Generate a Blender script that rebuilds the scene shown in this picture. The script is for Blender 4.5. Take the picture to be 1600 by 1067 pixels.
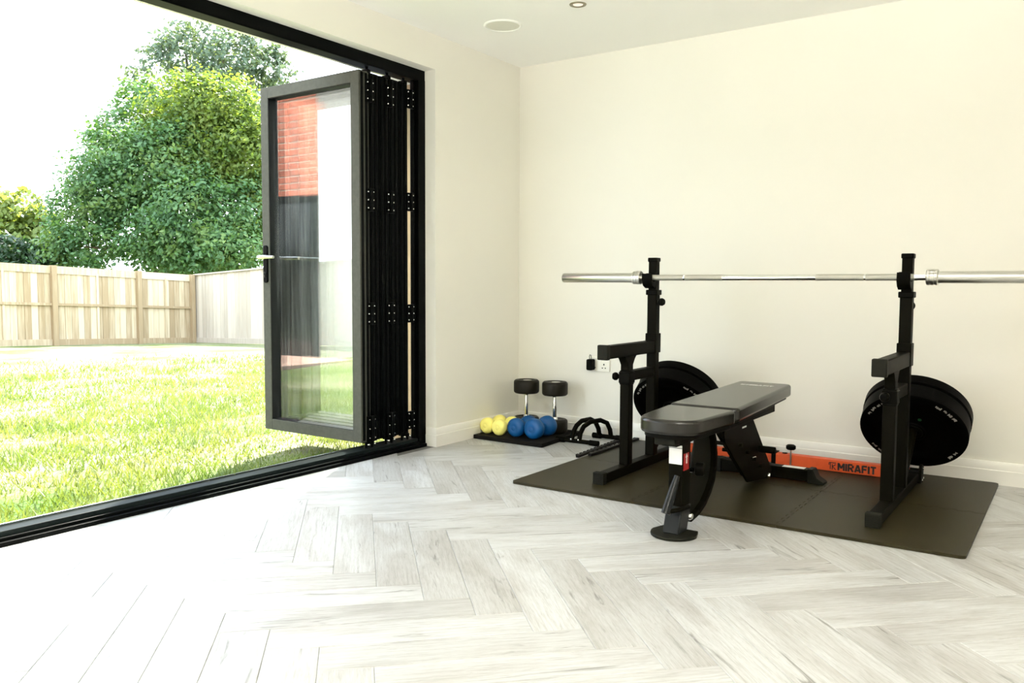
import bpy, bmesh, math, random
import numpy as np
from mathutils import Vector, Matrix
for o in list(bpy.data.objects):
    bpy.data.objects.remove(o)
scene = bpy.context.scene
COL = scene.collection
PI = math.pi

# ------------------------------------------------------------------ camera, light, exposure
H = 2.2675                      # ceiling height
cam_d = bpy.data.cameras.new('camera')
cam = bpy.data.objects.new('camera', cam_d)
COL.objects.link(cam)
cam_d.sensor_width = 36.0
cam_d.lens = 1297.2 / 1600 * 36.0
cam_d.clip_start = 0.02
cam_d.clip_end = 400
_yaw, _pitch, _roll = -0.603734, 0.0670674, 0.00463961
f = Vector((math.sin(_yaw) * math.cos(_pitch), math.cos(_yaw) * math.cos(_pitch), -math.sin(_pitch)))
r = Vector((math.cos(_yaw), -math.sin(_yaw), 0))
u = r.cross(f)
r2 = r * math.cos(_roll) + u * math.sin(_roll)
u2 = -r * math.sin(_roll) + u * math.cos(_roll)
M = Matrix((r2, u2, -f)).transposed().to_4x4()
M.translation = Vector((2.9753, -4.3905, 0.905))
cam.matrix_world = M
scene.camera = cam

scene.view_settings.view_transform = 'Standard'
scene.view_settings.look = 'None'
scene.view_settings.gamma = 1.0
scene.view_settings.use_curve_mapping = False
scene.view_settings.exposure = 0.09

SKY = 6.0
SUN = 31.0
LAMP = 3.5
world = bpy.data.worlds.new('sky')
scene.world = world
world.use_nodes = True
wn = world.node_tree
wn.nodes.clear()
wo = wn.nodes.new('ShaderNodeOutputWorld')
wb = wn.nodes.new('ShaderNodeBackground')
wc = wn.nodes.new('ShaderNodeTexCoord')
wsx = wn.nodes.new('ShaderNodeSeparateXYZ')
wr = wn.nodes.new('ShaderNodeValToRGB')
wr.color_ramp.elements[0].position = 0.0
wr.color_ramp.elements[0].color = (0.83, 0.925, 1.0, 1)
wr.color_ramp.elements[1].position = 0.9
wr.color_ramp.elements[1].color = (0.72, 0.86, 1.0, 1)
wn.links.new(wc.outputs['Generated'], wsx.inputs[0])
wn.links.new(wsx.outputs['Z'], wr.inputs[0])
wn.links.new(wr.outputs[0], wb.inputs[0])
wb.inputs[1].default_value = SKY
wn.links.new(wb.outputs[0], wo.inputs[0])

sun_d = bpy.data.lights.new('sun', 'SUN')
sun_d.energy = SUN
sun_d.angle = math.radians(1.2)
sun_d.color = (1.0, 0.94, 0.83)
sun = bpy.data.objects.new('sun', sun_d)
COL.objects.link(sun)
_el = math.radians(43)
sd = Vector((-0.49, 0.872, 0)).normalized() * math.cos(_el) + Vector((0, 0, math.sin(_el)))
sun.rotation_euler = sd.to_track_quat('Z', 'Y').to_euler()

# added fill light without a fitting, behind the camera, aimed up at the ceiling
fl_d = bpy.data.lights.new('added_ceiling_fill', 'AREA')
fl_d.shape = 'DISK'; fl_d.size = 0.35; fl_d.energy = 215.0; fl_d.color = (1.0, 0.955, 0.87); fl_d.spread = math.radians(125)
fl = bpy.data.objects.new('added_ceiling_fill', fl_d); COL.objects.link(fl)
fl.location = (3.2, -4.95, 1.30); fl.rotation_euler = Vector((-0.08, 0.38, 0.90)).to_track_quat('-Z', 'Y').to_euler()

scene.cycles.max_bounces = 16
scene.cycles.diffuse_bounces = 6
scene.cycles.glossy_bounces = 6
scene.cycles.transmission_bounces = 12
scene.cycles.transparent_max_bounces = 40
scene.cycles.sample_clamp_indirect = 8.0

# ------------------------------------------------------------------ materials
def new_mat(name):
    m = bpy.data.materials.new(name)
    m.use_nodes = True
    nt = m.node_tree
    nt.nodes.clear()
    out = nt.nodes.new('ShaderNodeOutputMaterial')
    return m, nt, out

def principled(name, color, rough=0.5, metal=0.0, spec=0.5, noise=0.0, nscale=20.0, bump=0.0, bscale=200.0, coat=0.0, stretch=None):
    m, nt, out = new_mat(name)
    b = nt.nodes.new('ShaderNodeBsdfPrincipled')
    b.inputs['Base Color'].default_value = (*color, 1)
    b.inputs['Roughness'].default_value = rough
    b.inputs['Metallic'].default_value = metal
    b.inputs['Specular IOR Level'].default_value = spec
    b.inputs['Coat Weight'].default_value = coat
    nt.links.new(b.outputs[0], out.inputs[0])
    tc = nt.nodes.new('ShaderNodeTexCoord')
    src = tc.outputs['Object']
    if stretch:
        mp = nt.nodes.new('ShaderNodeMapping')
        mp.inputs['Scale'].default_value = stretch
        nt.links.new(src, mp.inputs[0])
        src = mp.outputs[0]
    if noise > 0:
        n = nt.nodes.new('ShaderNodeTexNoise')
        n.inputs['Scale'].default_value = nscale
        n.inputs['Detail'].default_value = 5
        nt.links.new(src, n.inputs[0])
        rp = nt.nodes.new('ShaderNodeValToRGB')
        rp.color_ramp.elements[0].position = 0.3
        rp.color_ramp.elements[1].position = 0.7
        rp.color_ramp.elements[0].color = (*[max(0, c * (1 - noise)) for c in color], 1)
        rp.color_ramp.elements[1].color = (*[min(1, c * (1 + noise)) for c in color], 1)
        nt.links.new(n.outputs[0], rp.inputs[0])
        nt.links.new(rp.outputs[0], b.inputs['Base Color'])
    if bump > 0:
        n2 = nt.nodes.new('ShaderNodeTexNoise')
        n2.inputs['Scale'].default_value = bscale
        n2.inputs['Detail'].default_value = 3
        nt.links.new(src, n2.inputs[0])
        bp = nt.nodes.new('ShaderNodeBump')
        bp.inputs['Strength'].default_value = bump
        bp.inputs['Distance'].default_value = 0.002
        nt.links.new(n2.outputs[0], bp.inputs['Height'])
        nt.links.new(bp.outputs[0], b.inputs['Normal'])
    return m

MAT = {}
MAT['wall'] = principled('cream_wall_paint', (0.855, 0.835, 0.765), 0.7, noise=0.012, nscale=1.5, bump=0.05, bscale=400)
MAT['ceiling'] = principled('ceiling_paint', (0.955, 0.95, 0.925), 0.8, noise=0.01, nscale=1.0)
MAT['trim'] = principled('white_gloss_trim', (0.90, 0.88, 0.83), 0.3, noise=0.01, nscale=3)
MAT['subfloor'] = principled('dark_joint', (0.16, 0.15, 0.14), 0.9, noise=0.1)
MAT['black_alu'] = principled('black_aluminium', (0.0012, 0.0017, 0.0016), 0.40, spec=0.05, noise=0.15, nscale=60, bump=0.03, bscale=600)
MAT['lit_alu'] = principled('lit_black_aluminium', (0.062, 0.064, 0.052), 0.6, spec=0.15, noise=0.12, nscale=50, bump=0.05, bscale=700)  # front panel's copy of the black frame, room light painted in as grey
MAT['sill_alu'] = principled('sill_aluminium', (0.007, 0.0105, 0.0105), 0.5, spec=0.05, noise=0.12, nscale=30, stretch=(12, 1, 12))
MAT['gasket'] = principled('rubber_gasket', (0.004, 0.004, 0.004), 0.6, spec=0.2, noise=0.2)
MAT['chrome'] = principled('chrome', (0.80, 0.80, 0.78), 0.10, metal=1.0, noise=0.03, nscale=40)
MAT['steel'] = principled('brushed_steel', (0.62, 0.61, 0.57), 0.28, metal=1.0, noise=0.06, nscale=30, stretch=(1, 30, 30))
MAT['satin_black'] = principled('satin_black_steel', (0.009, 0.0105, 0.011), 0.30, spec=0.16, noise=0.1)
MAT['nickel'] = principled('dark_nickel', (0.30, 0.27, 0.19), 0.35, metal=1.0, noise=0.1)
MAT['pale_alu'] = principled('pale_aluminium', (0.62, 0.63, 0.62), 0.5, spec=0.4, noise=0.05)
MAT['tan'] = principled('tan_timber_lining', (0.50, 0.36, 0.22), 0.7, noise=0.15, nscale=5, stretch=(20, 20, 1))
MAT['knurl'] = principled('knurled_steel', (0.50, 0.49, 0.44), 0.5, metal=1.0, noise=0.15, nscale=900, bump=0.5, bscale=1500)
MAT['frame_black'] = principled('powder_coat_black', (0.0030, 0.0026, 0.0011), 0.5, spec=0.035, noise=0.15, nscale=80, bump=0.04, bscale=900)
MAT['plastic_black'] = principled('black_plastic', (0.0022, 0.0020, 0.0011), 0.5, spec=0.04, noise=0.15, nscale=60)
MAT['foot_grey'] = principled('dark_rubber_foot', (0.008, 0.008, 0.005), 0.55, spec=0.10, noise=0.15, nscale=60)
MAT['rubber'] = principled('bumper_rubber', (0.0010, 0.0009, 0.0007), 0.5, spec=0.03, noise=0.25, nscale=90, bump=0.08, bscale=500)
MAT['head_rubber'] = principled('dumbbell_rubber', (0.008, 0.0065, 0.003), 0.5, spec=0.2, noise=0.2, nscale=90, bump=0.05, bscale=600)
MAT['mat_foam'] = principled('foam_mat', (0.021, 0.017, 0.006), 0.45, spec=0.17, noise=0.12, nscale=8, bump=0.25, bscale=500)
MAT['strip_foam'] = principled('edge_strip_foam', (0.007, 0.005, 0.004), 0.6, spec=0.15, noise=0.15, nscale=20)
MAT['tray_rubber'] = principled('speckled_rubber_tile', (0.005, 0.004, 0.003), 0.75, spec=0.12, noise=0.6, nscale=260, bump=0.2, bscale=400)
MAT['vinyl'] = principled('black_vinyl', (0.0045, 0.0037, 0.002), 0.25, spec=0.42, noise=0.08, nscale=15, bump=0.05, bscale=700)
MAT['orange'] = principled('orange_powder_coat', (0.62, 0.078, 0.012), 0.5, noise=0.05, nscale=30)
MAT['yellow_neo'] = principled('yellow_neoprene', (0.98, 0.88, 0.24), 0.55, noise=0.04, nscale=30)
MAT['blue_neo'] = principled('blue_neoprene', (0.0, 0.060, 0.205), 0.42, spec=0.35, noise=0.06, nscale=30)
MAT['label_white'] = principled('white_label', (0.92, 0.92, 0.90), 0.4, noise=0.02, nscale=60)
MAT['label_red'] = principled('red_label', (0.30, 0.008, 0.010), 0.4, noise=0.03, nscale=60)
MAT['print_white'] = principled('white_print', (0.85, 0.84, 0.80), 0.5, noise=0.02)
MAT['print_grey'] = principled('faded_grey_print', (0.30, 0.29, 0.26), 0.5, noise=0.3, nscale=80)
MAT['print_black'] = principled('black_print', (0.012, 0.006, 0.006), 0.5, noise=0.02)
MAT['print_green'] = principled('green_print', (0.004, 0.05, 0.012), 0.5, noise=0.05)
MAT['socket'] = principled('white_socket_plastic', (0.90, 0.88, 0.80), 0.3, noise=0.01)
MAT['hole'] = principled('socket_hole', (0.012, 0.011, 0.010), 0.8, noise=0.1)
MAT['speaker'] = principled('speaker_grille', (0.76, 0.75, 0.67), 0.7, noise=0.05, nscale=900, bump=0.3, bscale=1500)
MAT['seam'] = principled('stitched_seam', (0.006, 0.0055, 0.004), 0.6, noise=0.1)
MAT['brick'] = principled('red_brick', (0.50, 0.15, 0.09), 0.85, noise=0.35, nscale=6, bump=0.4, bscale=60)
MAT['mortar'] = principled('mortar', (0.62, 0.55, 0.47), 0.95, noise=0.1, nscale=20)
MAT['paving'] = principled('pink_paving', (0.55, 0.36, 0.28), 0.9, noise=0.15, nscale=4)
MAT['dark_glass'] = principled('dark_window_glass', (0.01, 0.012, 0.012), 0.08, noise=0.02)
MAT['curtain'] = principled('grey_curtain', (0.20, 0.19, 0.17), 0.9, noise=0.3, nscale=4, stretch=(12, 1, 0.4))
MAT['render_roof'] = principled('roof_tile', (0.11, 0.07, 0.06), 0.9, noise=0.2, nscale=10)
MAT['bark'] = principled('bark', (0.12, 0.09, 0.06), 0.9, noise=0.4, nscale=14, bump=0.6, bscale=30, stretch=(1, 1, 0.25))
MAT['soil'] = principled('soil', (0.10, 0.075, 0.05), 0.95, noise=0.4, nscale=30, bump=0.6, bscale=60)

def glow(name, color, strength):
    m, nt, out = new_mat(name)
    e = nt.nodes.new('ShaderNodeEmission')
    e.inputs[0].default_value = (*color, 1)
    e.inputs[1].default_value = strength
    n = nt.nodes.new('ShaderNodeTexNoise')
    n.inputs['Scale'].default_value = 3
    nt.links.new(e.outputs[0], out.inputs[0])
    return m
MAT['lamp_lens'] = glow('lamp_lens', (1.0, 0.90, 0.72), 1.1)

def mat_plank():
    m, nt, out = new_mat('whitewashed_oak')
    L = nt.links.new
    b = nt.nodes.new('ShaderNodeBsdfPrincipled')
    b.inputs['Specular IOR Level'].default_value = 0.5
    L(b.outputs[0], out.inputs[0])
    tc = nt.nodes.new('ShaderNodeTexCoord')
    oi = nt.nodes.new('ShaderNodeObjectInfo')
    mul = nt.nodes.new('ShaderNodeMath'); mul.operation = 'MULTIPLY'; mul.inputs[1].default_value = 37.0
    L(oi.outputs['Random'], mul.inputs[0])
    cb = nt.nodes.new('ShaderNodeCombineXYZ')
    L(mul.outputs[0], cb.inputs[0]); L(mul.outputs[0], cb.inputs[1]); L(mul.outputs[0], cb.inputs[2])
    add = nt.nodes.new('ShaderNodeVectorMath'); add.operation = 'ADD'
    L(tc.outputs['Object'], add.inputs[0]); L(cb.outputs[0], add.inputs[1])
    def noise(scale, stretch, detail=6, dist=0.0, rough=0.55):
        mp = nt.nodes.new('ShaderNodeMapping'); mp.inputs['Scale'].default_value = stretch
        L(add.outputs[0], mp.inputs[0])
        n = nt.nodes.new('ShaderNodeTexNoise')
        n.inputs['Scale'].default_value = scale; n.inputs['Detail'].default_value = detail
        n.inputs['Distortion'].default_value = dist; n.inputs['Roughness'].default_value = rough
        L(mp.outputs[0], n.inputs[0])
        return n.outputs[0]
    def ramp(src, stops):
        rp = nt.nodes.new('ShaderNodeValToRGB')
        while len(rp.color_ramp.elements) < len(stops):
            rp.color_ramp.elements.new(0.5)
        for e, (p, c) in zip(rp.color_ramp.elements, stops):
            e.position = p; e.color = (*c, 1)
        L(src, rp.inputs[0])
        return rp.outputs[0]
    def mixmul(a, bb, fac):
        mx = nt.nodes.new('ShaderNodeMix'); mx.data_type = 'RGBA'; mx.blend_type = 'MULTIPLY'
        mx.inputs['Factor'].default_value = fac
        L(a, mx.inputs['A']); L(bb, mx.inputs['B'])
        return mx.outputs['Result']
    base = ramp(oi.outputs['Random'], [(0.0, (0.585, 0.595, 0.60)), (0.5, (0.555, 0.562, 0.565)), (0.85, (0.52, 0.525, 0.525)), (1.0, (0.455, 0.455, 0.45))])
    broad = ramp(noise(2.2, (1.0, 4.0, 1.0), 4, 0.6), [(0.36, (0.72, 0.69, 0.66)), (0.56, (1, 1, 1))])
    grain = ramp(noise(10.0, (0.9, 16.0, 1.0), 8, 0.9, 0.65), [(0.34, (0.62, 0.60, 0.575)), (0.53, (1, 1, 1))])
    fine = ramp(noise(30.0, (1.2, 26.0, 1.0), 4, 0.2), [(0.36, (0.82, 0.81, 0.79)), (0.52, (1, 1, 1))])
    knot = ramp(noise(3.4, (0.8, 6.5, 1.0), 5, 1.6), [(0.285, (0.26, 0.24, 0.215)), (0.385, (1, 1, 1))])
    c = mixmul(base, broad, 0.75)
    c = mixmul(c, grain, 0.55)
    wv = nt.nodes.new('ShaderNodeTexWave'); wv.wave_type = 'BANDS'; wv.bands_direction = 'Y'
    wv.inputs['Scale'].default_value = 17.0; wv.inputs['Distortion'].default_value = 14.0; wv.inputs['Detail'].default_value = 3.0; wv.inputs['Detail Scale'].default_value = 0.55
    mpw = nt.nodes.new('ShaderNodeMapping'); mpw.inputs['Scale'].default_value = (0.16, 1.0, 1.0)
    L(add.outputs[0], mpw.inputs[0]); L(mpw.outputs[0], wv.inputs[0])
    rings = ramp(wv.outputs['Fac'], [(0.10, (0.74, 0.725, 0.70)), (0.45, (1, 1, 1))])
    c = mixmul(c, rings, 0.22)
    c = mixmul(c, fine, 0.75)
    c = mixmul(c, knot, 0.75)
    L(c, b.inputs['Base Color'])
    rr = nt.nodes.new('ShaderNodeMapRange')
    rr.inputs['To Min'].default_value = 0.30; rr.inputs['To Max'].default_value = 0.44
    L(noise(12.0, (1.0, 12.0, 1.0)), rr.inputs['Value'])
    L(rr.outputs[0], b.inputs['Roughness'])
    bp = nt.nodes.new('ShaderNodeBump'); bp.inputs['Strength'].default_value = 0.12; bp.inputs['Distance'].default_value = 0.001
    L(noise(28.0, (1.0, 22.0, 1.0), 4), bp.inputs['Height'])
    L(bp.outputs[0], b.inputs['Normal'])
    return m
MAT['plank'] = mat_plank()

def mat_fence(name, c0, c1):
    m, nt, out = new_mat(name)
    L = nt.links.new
    b = nt.nodes.new('ShaderNodeBsdfPrincipled'); b.inputs['Roughness'].default_value = 0.85
    L(b.outputs[0], out.inputs[0])
    tc = nt.nodes.new('ShaderNodeTexCoord'); oi = nt.nodes.new('ShaderNodeObjectInfo')
    mp = nt.nodes.new('ShaderNodeMapping'); mp.inputs['Scale'].default_value = (14, 14, 1.0)
    L(tc.outputs['Object'], mp.inputs[0])
    n = nt.nodes.new('ShaderNodeTexNoise'); n.inputs['Scale'].default_value = 2.0; n.inputs['Detail'].default_value = 6
    n.noise_dimensions = '4D'
    mu = nt.nodes.new('ShaderNodeMath'); mu.operation = 'MULTIPLY'; mu.inputs[1].default_value = 50
    L(oi.outputs['Random'], mu.inputs[0]); L(mu.outputs[0], n.inputs['W'])
    L(mp.outputs[0], n.inputs['Vector'])
    ad = nt.nodes.new('ShaderNodeMath'); ad.operation = 'ADD'
    m2 = nt.nodes.new('ShaderNodeMath'); m2.operation = 'MULTIPLY_ADD'; m2.inputs[1].default_value = 0.7; m2.inputs[2].default_value = -0.35
    L(oi.outputs['Random'], m2.inputs[0]); L(n.outputs[0], ad.inputs[0]); L(m2.outputs[0], ad.inputs[1])
    rp = nt.nodes.new('ShaderNodeValToRGB')
    rp.color_ramp.elements[0].position = 0.2; rp.color_ramp.elements[0].color = (*c0, 1)
    rp.color_ramp.elements[1].position = 0.7; rp.color_ramp.elements[1].color = (*c1, 1)
    L(ad.outputs[0], rp.inputs[0]); L(rp.outputs[0], b.inputs['Base Color'])
    return m
MAT['fence'] = mat_fence('weathered_softwood', (0.29, 0.215, 0.125), (0.50, 0.42, 0.295))
MAT['fence_pale'] = mat_fence('pale_softwood', (0.38, 0.335, 0.275), (0.49, 0.44, 0.37))

def mat_leaf(name, cols, trans):
    m, nt, out = new_mat(name)
    L = nt.links.new
    tc = nt.nodes.new('ShaderNodeTexCoord')
    n = nt.nodes.new('ShaderNodeTexNoise'); n.inputs['Scale'].default_value = 1.1; n.inputs['Detail'].default_value = 8; n.inputs['Roughness'].default_value = 0.8
    L(tc.outputs['Object'], n.inputs['Vector'])
    rp = nt.nodes.new('ShaderNodeValToRGB')
    while len(rp.color_ramp.elements) < len(cols):
        rp.color_ramp.elements.new(0.5)
    for k, (e, c) in enumerate(zip(rp.color_ramp.elements, cols)):
        e.position = 0.32 + 0.36 * k / (len(cols) - 1); e.color = (*c, 1)
    L(n.outputs[0], rp.inputs[0])
    d = nt.nodes.new('ShaderNodeBsdfPrincipled'); d.inputs['Roughness'].default_value = 0.45; d.inputs['Specular IOR Level'].default_value = 0.4
    t = nt.nodes.new('ShaderNodeBsdfTranslucent')
    L(rp.outputs[0], d.inputs['Base Color'])
    gm = nt.nodes.new('ShaderNodeMix'); gm.data_type = 'RGBA'; gm.blend_type = 'MULTIPLY'; gm.inputs['Factor'].default_value = 1.0
    gm.inputs['B'].default_value = (1.25, 1.15, 0.45, 1)
    L(rp.outputs[0], gm.inputs['A']); L(gm.outputs['Result'], t.inputs[0])
    mx = nt.nodes.new('ShaderNodeMixShader'); mx.inputs[0].default_value = trans
    L(d.outputs[0], mx.inputs[1]); L(t.outputs[0], mx.inputs[2]); L(mx.outputs[0], out.inputs[0])
    return m
MAT['leaf_main'] = mat_leaf('broadleaf_foliage', [(0.040, 0.105, 0.052), (0.085, 0.18, 0.066), (0.20, 0.27, 0.075)], 0.45)
MAT['leaf_sunlit'] = mat_leaf('sunlit_crown_foliage', [(0.055, 0.12, 0.03), (0.13, 0.20, 0.045), (0.24, 0.29, 0.075)], 0.6)  # sunlight on the upper right of the crown, put into the leaf colour
MAT['leaf_far'] = mat_leaf('distant_foliage', [(0.06, 0.095, 0.07), (0.085, 0.13, 0.08), (0.12, 0.16, 0.09)], 0.35)
MAT['leaf_pale'] = mat_leaf('pale_foliage', [(0.11, 0.18, 0.04), (0.17, 0.23, 0.06), (0.25, 0.28, 0.09)], 0.5)
MAT['leaf_dark'] = mat_leaf('dark_foliage', [(0.010, 0.032, 0.013), (0.018, 0.05, 0.016), (0.03, 0.07, 0.02)], 0.3)
MAT['grass'] = mat_leaf('grass_blades', [(0.058, 0.130, 0.022), (0.14, 0.185, 0.058), (0.23, 0.23, 0.125)], 0.4)

def mat_lawn():
    m, nt, out = new_mat('lawn_turf')
    L = nt.links.new
    b = nt.nodes.new('ShaderNodeBsdfPrincipled'); b.inputs['Roughness'].default_value = 0.9; b.inputs['Specular IOR Level'].default_value = 0.1
    L(b.outputs[0], out.inputs[0])
    tc = nt.nodes.new('ShaderNodeTexCoord')
    def nz(scale, detail, st=(1, 1, 1)):
        mp = nt.nodes.new('ShaderNodeMapping'); mp.inputs['Scale'].default_value = st
        L(tc.outputs['Object'], mp.inputs[0])
        n = nt.nodes.new('ShaderNodeTexNoise'); n.inputs['Scale'].default_value = scale; n.inputs['Detail'].default_value = detail
        L(mp.outputs[0], n.inputs[0]); return n.outputs[0]
    def ramp(src, stops):
        rp = nt.nodes.new('ShaderNodeValToRGB')
        while len(rp.color_ramp.elements) < len(stops):
            rp.color_ramp.elements.new(0.5)
        for e, (p, c) in zip(rp.color_ramp.elements, stops):
            e.position = p; e.color = (*c, 1)
        L(src, rp.inputs[0]); return rp.outputs[0]
    a = ramp(nz(0.8, 6), [(0.32, (0.060, 0.115, 0.025)), (0.44, (0.14, 0.165, 0.065)), (0.58, (0.205, 0.205, 0.125))])
    c = ramp(nz(14, 5), [(0.35, (0.62, 0.72, 0.5)), (0.6, (1, 1, 1))])
    mx = nt.nodes.new('ShaderNodeMix'); mx.data_type = 'RGBA'; mx.blend_type = 'MULTIPLY'; mx.inputs['Factor'].default_value = 0.8
    L(a, mx.inputs['A']); L(c, mx.inputs['B']); L(mx.outputs['Result'], b.inputs['Base Color'])
    bp = nt.nodes.new('ShaderNodeBump'); bp.inputs['Strength'].default_value = 0.7; bp.inputs['Distance'].default_value = 0.03
    L(nz(25, 5), bp.inputs['Height']); L(bp.outputs[0], b.inputs['Normal'])
    return m
MAT['lawn'] = mat_lawn()

def mat_glass():
    m, nt, out = new_mat('double_glazing')
    L = nt.links.new
    t = nt.nodes.new('ShaderNodeBsdfTransparent'); t.inputs[0].default_value = (0.97, 0.985, 0.98, 1)
    g = nt.nodes.new('ShaderNodeBsdfGlossy'); g.inputs['Roughness'].default_value = 0.0
    fr = nt.nodes.new('ShaderNodeFresnel')
    ge = nt.nodes.new('ShaderNodeNewGeometry')
    io = nt.nodes.new('ShaderNodeMath'); io.operation = 'MULTIPLY_ADD'
    io.inputs[1].default_value = 1 / 1.55 - 1.55; io.inputs[2].default_value = 1.55
    L(ge.outputs['Backfacing'], io.inputs[0]); L(io.outputs[0], fr.inputs['IOR'])
    mu = nt.nodes.new('ShaderNodeMath'); mu.operation = 'MULTIPLY_ADD'; mu.inputs[1].default_value = 1.0; mu.inputs[2].default_value = 0.06
    mu.use_clamp = True
    L(fr.outputs[0], mu.inputs[0])
    # faint streaks of dust on the pane, a little milky
    tc = nt.nodes.new('ShaderNodeTexCoord')
    mp = nt.nodes.new('ShaderNodeMapping'); mp.inputs['Scale'].default_value = (14, 1, 0.6)
    n = nt.nodes.new('ShaderNodeTexNoise'); n.inputs['Scale'].default_value = 3; n.inputs['Detail'].default_value = 6
    L(tc.outputs['Object'], mp.inputs[0]); L(mp.outputs[0], n.inputs[0])
    rp = nt.nodes.new('ShaderNodeMapRange'); rp.inputs['From Min'].default_value = 0.45; rp.inputs['From Max'].default_value = 0.8
    rp.inputs['To Min'].default_value = 0.0; rp.inputs['To Max'].default_value = 0.07
    L(n.outputs[0], rp.inputs['Value'])
    d = nt.nodes.new('ShaderNodeBsdfDiffuse'); d.inputs[0].default_value = (0.8, 0.82, 0.8, 1)
    mx = nt.nodes.new('ShaderNodeMixShader')
    L(mu.outputs[0], mx.inputs[0]); L(t.outputs[0], mx.inputs[1]); L(g.outputs[0], mx.inputs[2])
    mx2 = nt.nodes.new('ShaderNodeMixShader')
    L(rp.outputs[0], mx2.inputs[0]); L(mx.outputs[0], mx2.inputs[1]); L(d.outputs[0], mx2.inputs[2])
    L(mx2.outputs[0], out.inputs[0])
    return m
MAT['glass'] = mat_glass()

# ------------------------------------------------------------------ mesh helpers
class MB:
    def __init__(s):
        s.v = []; s.f = []
    def add(s, vs, fs):
        k = len(s.v)
        s.v += [tuple(x) for x in vs]
        s.f += [tuple(k + i for i in q) for q in fs]
        return s
    def box(s, lo, hi, R=None, piv=None):
        x0, y0, z0 = lo; x1, y1, z1 = hi
        vs = [Vector(p) for p in ((x0, y0, z0), (x1, y0, z0), (x1, y1, z0), (x0, y1, z0), (x0, y0, z1), (x1, y0, z1), (x1, y1, z1), (x0, y1, z1))]
        if R is not None:
            c = Vector(piv) if piv else Vector(((x0 + x1) / 2, (y0 + y1) / 2, (z0 + z1) / 2))
            vs = [c + R @ (p - c) for p in vs]
        return s.add(vs, [(0, 3, 2, 1), (4, 5, 6, 7), (0, 1, 5, 4), (1, 2, 6, 5), (2, 3, 7, 6), (3, 0, 4, 7)])
    def beam(s, p0, p1, w, h, up=(0, 0, 1)):
        p0 = Vector(p0); p1 = Vector(p1); d = (p1 - p0).normalized()
        a = d.cross(Vector(up)).normalized(); b = a.cross(d)
        vs = []
        for p in (p0, p1):
            for sx, sy in ((-1, -1), (1, -1), (1, 1), (-1, 1)):
                vs.append(p + a * sx * w / 2 + b * sy * h / 2)
        return s.add(vs, [(0, 1, 2, 3), (7, 6, 5, 4), (0, 4, 5, 1), (1, 5, 6, 2), (2, 6, 7, 3), (3, 7, 4, 0)])
    def lathe(s, prof, o=(0, 0, 0), ax=(0, 0, 1), n=24):
        # prof: list of (radius, distance along axis)
        o = Vector(o); ax = Vector(ax).normalized()
        a = ax.orthogonal().normalized(); b = ax.cross(a)
        k = len(s.v); rows = []
        for (rr, t) in prof:
            if rr < 1e-6:
                rows.append([len(s.v)]); s.v.append(tuple(o + ax * t))
            else:
                rows.append(list(range(len(s.v), len(s.v) + n)))
                for i in range(n):
                    w = 2 * PI * i / n
                    s.v.append(tuple(o + ax * t + a * rr * math.cos(w) + b * rr * math.sin(w)))
        for r0, r1 in zip(rows, rows[1:]):
            for i in range(n):
                j = (i + 1) % n
                if len(r0) == 1 and len(r1) == 1: continue
                if len(r0) == 1: s.f.append((r0[0], r1[j], r1[i]))
                elif len(r1) == 1: s.f.append((r0[i], r0[j], r1[0]))
                else: s.f.append((r0[i], r0[j], r1[j], r1[i]))
        return s
    def cyl(s, p0, p1, r0, r1=None, n=16):
        p0 = Vector(p0); p1 = Vector(p1); L = (p1 - p0).length
        r1 = r0 if r1 is None else r1
        return s.lathe([(0, 0), (r0, 0), (r1, L), (0, L)], p0, p1 - p0, n)
    def tube(s, path, rad, n=10):
        path = [Vector(p) for p in path]
        k = len(s.v); prev = None
        rads = rad if isinstance(rad, (list, tuple)) else [rad] * len(path)
        for i, p in enumerate(path):
            t = ((path[min(i + 1, len(path) - 1)] - path[max(i - 1, 0)])).normalized()
            if prev is None: a = t.orthogonal().normalized()
            else: a = (prev - t * prev.dot(t)).normalized()
            prev = a; b = t.cross(a)
            for j in range(n):
                w = 2 * PI * j / n
                s.v.append(tuple(p + (a * math.cos(w) + b * math.sin(w)) * rads[i]))
        for i in range(len(path) - 1):
            for j in range(n):
                q = (j + 1) % n
                s.f.append((k + i * n + j, k + i * n + q, k + (i + 1) * n + q, k + (i + 1) * n + j))
        s.f.append(tuple(k + j for j in reversed(range(n))))
        s.f.append(tuple(k + (len(path) - 1) * n + j for j in range(n)))
        return s
    def prism(s, poly, lo, hi, plane='xy'):
        # poly in the named plane, extruded along the remaining axis from lo to hi
        def P(a, b, c):
            return {'xy': (a, b, c), 'yz': (c, a, b), 'xz': (a, c, b)}[plane]
        n = len(poly)
        vs = [P(a, b, lo) for a, b in poly] + [P(a, b, hi) for a, b in poly]
        fs = [tuple(reversed(range(n))), tuple(range(n, 2 * n))]
        fs += [(i, (i + 1) % n, n + (i + 1) % n, n + i) for i in range(n)]
        if plane == 'xz': fs = [tuple(reversed(q)) for q in fs]
        return s.add(vs, fs)
    def sphere(s, c, rad, n=14, m=9, sc=(1, 1, 1)):
        k0 = len(s.v)
        s.lathe([(rad * math.sin(PI * i / m), -rad * math.cos(PI * i / m)) for i in range(m + 1)], (0, 0, 0), (0, 0, 1), n)
        for i in range(k0, len(s.v)):
            x, y, z = s.v[i]
            s.v[i] = (c[0] + x * sc[0], c[1] + y * sc[1], c[2] + z * sc[2])
        return s

def finish(me, angle=38):
    bm = bmesh.new(); bm.from_mesh(me)
    bmesh.ops.recalc_face_normals(bm, faces=bm.faces)
    bm.to_mesh(me); bm.free()
    me.polygons.foreach_set('use_smooth', [True] * len(me.polygons))
    me.set_sharp_from_angle(angle=math.radians(angle))

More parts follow.
